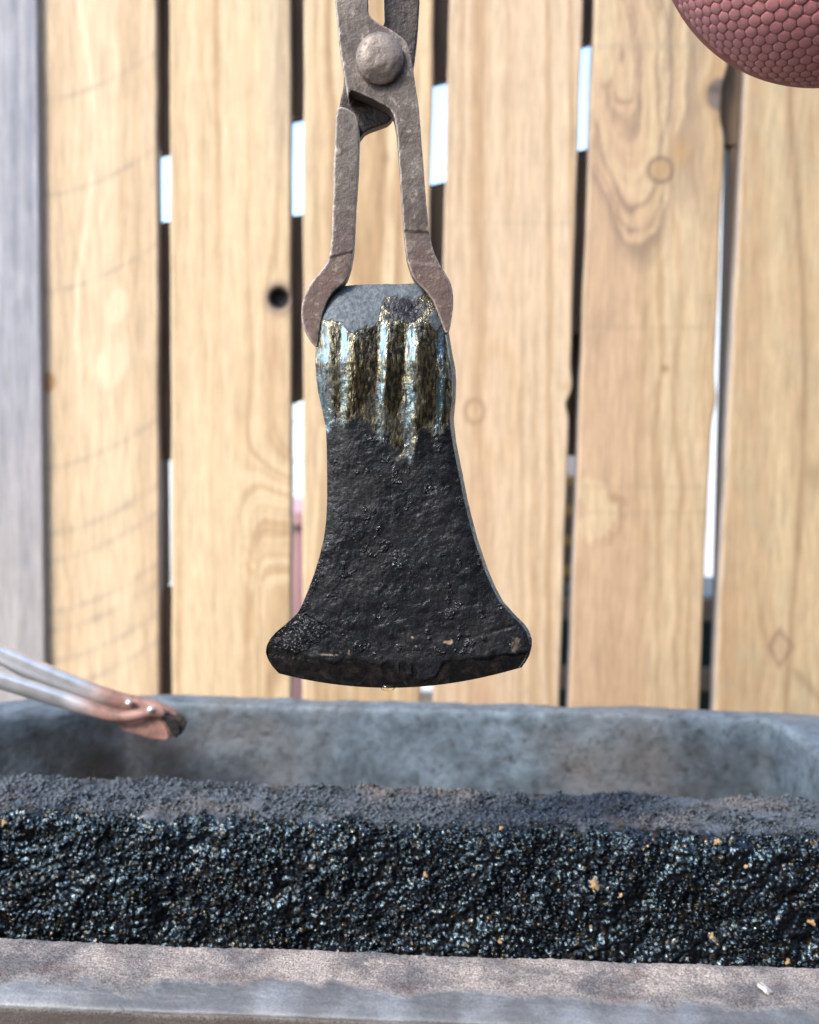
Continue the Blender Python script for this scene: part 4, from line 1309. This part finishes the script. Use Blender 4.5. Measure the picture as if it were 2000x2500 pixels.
plate('jaw_plate', [(243, 1520), (262, 1527), (290, 1524), (318, 1513), (338, 1512), (352, 1528), (360, 1552), (350, 1561), (318, 1557), (284, 1546), (252, 1537)],
      0.684, 0.699, M_COPPER, st, SO)
tip = plate('jaw_tip', [(338, 1513), (360, 1512), (383, 1524), (384, 1543), (378, 1552), (362, 1558), (352, 1530)], 0.682, 0.700, M_SOOT, st, SO, 0.002)
for (x, y) in ((272, 1480), (318, 1494)):
    bm = bmesh.new()
    bmesh.ops.create_uvsphere(bm, u_segments=14, v_segments=8, radius=0.0026)
    bmesh.ops.translate(bm, verts=bm.verts, vec=onY(x, y, 0.681 if x > 300 else 0.6885) - SO)
    bm_obj('rivet', bm, M_STEEL, st, True).data.transform(Matrix.Identity(4))

# ------------------------------------------------------------------ pink honeycomb glove at the top right
YG = 0.47
glove = empty('padded_glove', tuple(onY(1752, -208, YG)))
tag(glove, 'dusty pink padded glove with raised honeycomb cells at the top right corner', 'glove')
GO = np.array(glove.location)
RG, RD = 352 * YG / FPX, 0.058
bm = bmesh.new()
bmesh.ops.create_uvsphere(bm, u_segments=96, v_segments=64, radius=1)
bmesh.ops.scale(bm, vec=(RG, RD, RG), verts=bm.verts)
bm_obj('palm', bm, m_simple('groove_shade_rubber', (0.24, 0.065, 0.07), 0.7, 0.2, 60), glove, True)  # darker than the cells: groove shade put into the colour
# sleeve running up and away out of the frame
bar('cuff', [(1790, -230, YG), (1960, -520, YG - 0.02), (2150, -900, YG - 0.05)], [0.135, 0.11, 0.10], [0.10, 0.09, 0.085], M_RUBBER, glove, GO, 40, 2.0)
# one embossed cell, copied over the bulge
bm = bmesh.new()
prev = None
for (rad, hh) in ((1.0, -0.25), (0.98, 0.10), (0.90, 0.24), (0.62, 0.32)):
    cur = [bm.verts.new((rad * math.cos(math.radians(60 * kk + dlt)), rad * math.sin(math.radians(60 * kk + dlt)), hh)) for kk in range(6) for dlt in (-9, 9)]
    if prev:
        for kk in range(12): bm.faces.new([prev[kk], prev[(kk + 1) % 12], cur[(kk + 1) % 12], cur[kk]])
    prev = cur
bm.faces.new(prev)
cm = bpy.data.meshes.new('honeycomb_cell'); bm.to_mesh(cm); bm.free()
cm.polygons.foreach_set('use_smooth', np.full(len(cm.polygons), True))
cm.materials.append(M_RUBBER)
PITCH = 31.0 * YG / FPX
REFF = RG
cells = 0
for a in range(-30, 31):
    for b in range(-30, 31):
        gx_ = PITCH * 0.98 * (a * math.sqrt(3) / 2)
        gz_ = PITCH * (b + 0.5 * (a % 2))
        rr_ = math.hypot(gx_, gz_)
        th_ = rr_ / REFF
        if th_ > 1.62 or th_ < 0.2: continue
        ph = math.atan2(gz_, gx_) - 0.25
        sx_, cz_ = math.sin(th_), math.cos(th_)
        e = 1.0
        P_ = np.array([RG * sx_ * math.cos(ph), -RD * cz_, RG * sx_ * math.sin(ph)])
        x_, y_ = proj((P_ + GO)[None])
        if x_[0] > 1790 or y_[0] < -70: continue
        n_ = Vector((P_[0] / RG ** 2, P_[1] / RD ** 2, P_[2] / RG ** 2)).normalized()
        o = link('honeycomb_cell', cm, None, glove)
        rad_dir = Vector((math.cos(ph), 0, math.sin(ph)))
        tx = (rad_dir - n_ * rad_dir.dot(n_)).normalized(); ty = n_.cross(tx)
        r0 = PITCH * 0.565
        # local stretch of the flat honeycomb over the bulge
        sr = math.sqrt((RG * cz_) ** 2 + (RD * sx_) ** 2) / REFF
        scr, sct = r0 * max(sr, 0.5), r0 * (math.sin(th_) / th_)
        rot0 = Matrix.Rotation(-ph - 0.25 + random.uniform(-.06, .06), 4, 'Z')
        o.matrix_local = Matrix(((tx[0], ty[0], n_[0], P_[0]), (tx[1], ty[1], n_[1], P_[1]), (tx[2], ty[2], n_[2], P_[2]), (0, 0, 0, 1))) \
            @ Matrix.Diagonal((scr, sct, r0 * random.uniform(0.75, 0.95), 1)) @ rot0
        cells += 1
print('cells', cells)

# ------------------------------------------------------------------ crumbs on the crust
def crumb(x, y, r, lab, mat=M_CRUMB, name='wood_crumb', group='tan crumbs on the crusted divider', vpl=0.5225, top=False):
    # on the divider face (plane v = vpl in the trough frame) or lying on the near rim top
    d = ray(x, y)
    if top:
        P_ = onZ(x, y, ZT + 0.0015)
    else:
        n_ = np.array([SU, CU, 0.0])
        P_ = CAM + d * ((vpl - CAM @ n_) / (d @ n_))
    bm = bmesh.new()
    lob = random.choice((3, 4, 5)); ph = random.uniform(0, 6)
    out = []
    for kk in range(14):
        an = 2 * math.pi * kk / 14
        rad = r * (0.7 + 0.2 * math.sin(lob * an + ph) + 0.16 * math.sin(2 * an + 2 * ph)) * random.uniform(0.7, 1.25)
        out.append(bm.verts.new((rad * math.cos(an), 0, rad * math.sin(an))))
    f0 = bm.faces.new(out)
    rr2 = bmesh.ops.extrude_face_region(bm, geom=[f0])
    bmesh.ops.translate(bm, verts=[v for v in rr2['geom'] if isinstance(v, bmesh.types.BMVert)], vec=(0, 0.0012, 0))
    c0 = bmesh.ops.poke(bm, faces=[f for f in bm.faces if len(f.verts) > 4])
    for v in c0['verts']: v.co.y += 0.0006 if v.co.y > 0.0006 else -0.0006
    o = bm_obj(name, bm, mat, None)
    o.location = P_
    o.rotation_euler = (random.uniform(-.5, .2) + (-1.35 if top else 0), random.uniform(0, 6) if not top else 0.4, random.uniform(-.4, .4))
    tag(o, lab, 'crumb', group)
    return o


K = 0.8625
for (x, y, r, lab) in (
        (1223, 2022, 8, 'small tan crumb high on the black crust, right below the axe'),
        (1754, 2055, 10, 'tan crumb at the upper lip of the divider, far right'),
        (1038, 2136, 9, 'orange tan crumb near the middle of the black crust, straight below the axe'),
        (1452, 2158, 16, 'largest pale tan crumb on the black crust'),
        (1739, 2287, 10, 'three pointed yellow crumb low on the right of the black crust'),
        (1983, 2252, 10, 'tan crumb at the right edge of the picture on the black crust'),
        (1516, 2188, 6, 'tiny tan crumb just right of the largest one'),
        (1220, 2300, 6, 'tiny yellowish crumb low on the black crust near the middle'),
        (1823, 2117, 6, 'tiny tan crumb on the upper right of the black crust'),
        (1925, 2349, 8, 'brownish crumb lowest on the right, by the near rim'),
        (10, 2010, 10, 'orange crumb at the left edge of the picture on the crust')):
    crumb(x * K, y * K, r * K * 0.5245 / FPX, lab)
crumb(1613, 2079, 20 * 0.39 / FPX, 'pale flake lying on the dusty near rim, right side', m_simple('pale_flake', (0.46, 0.42, 0.39), 0.7, 0.4, 400), 'white_flake', 'loose bits on the near rim', top=True)
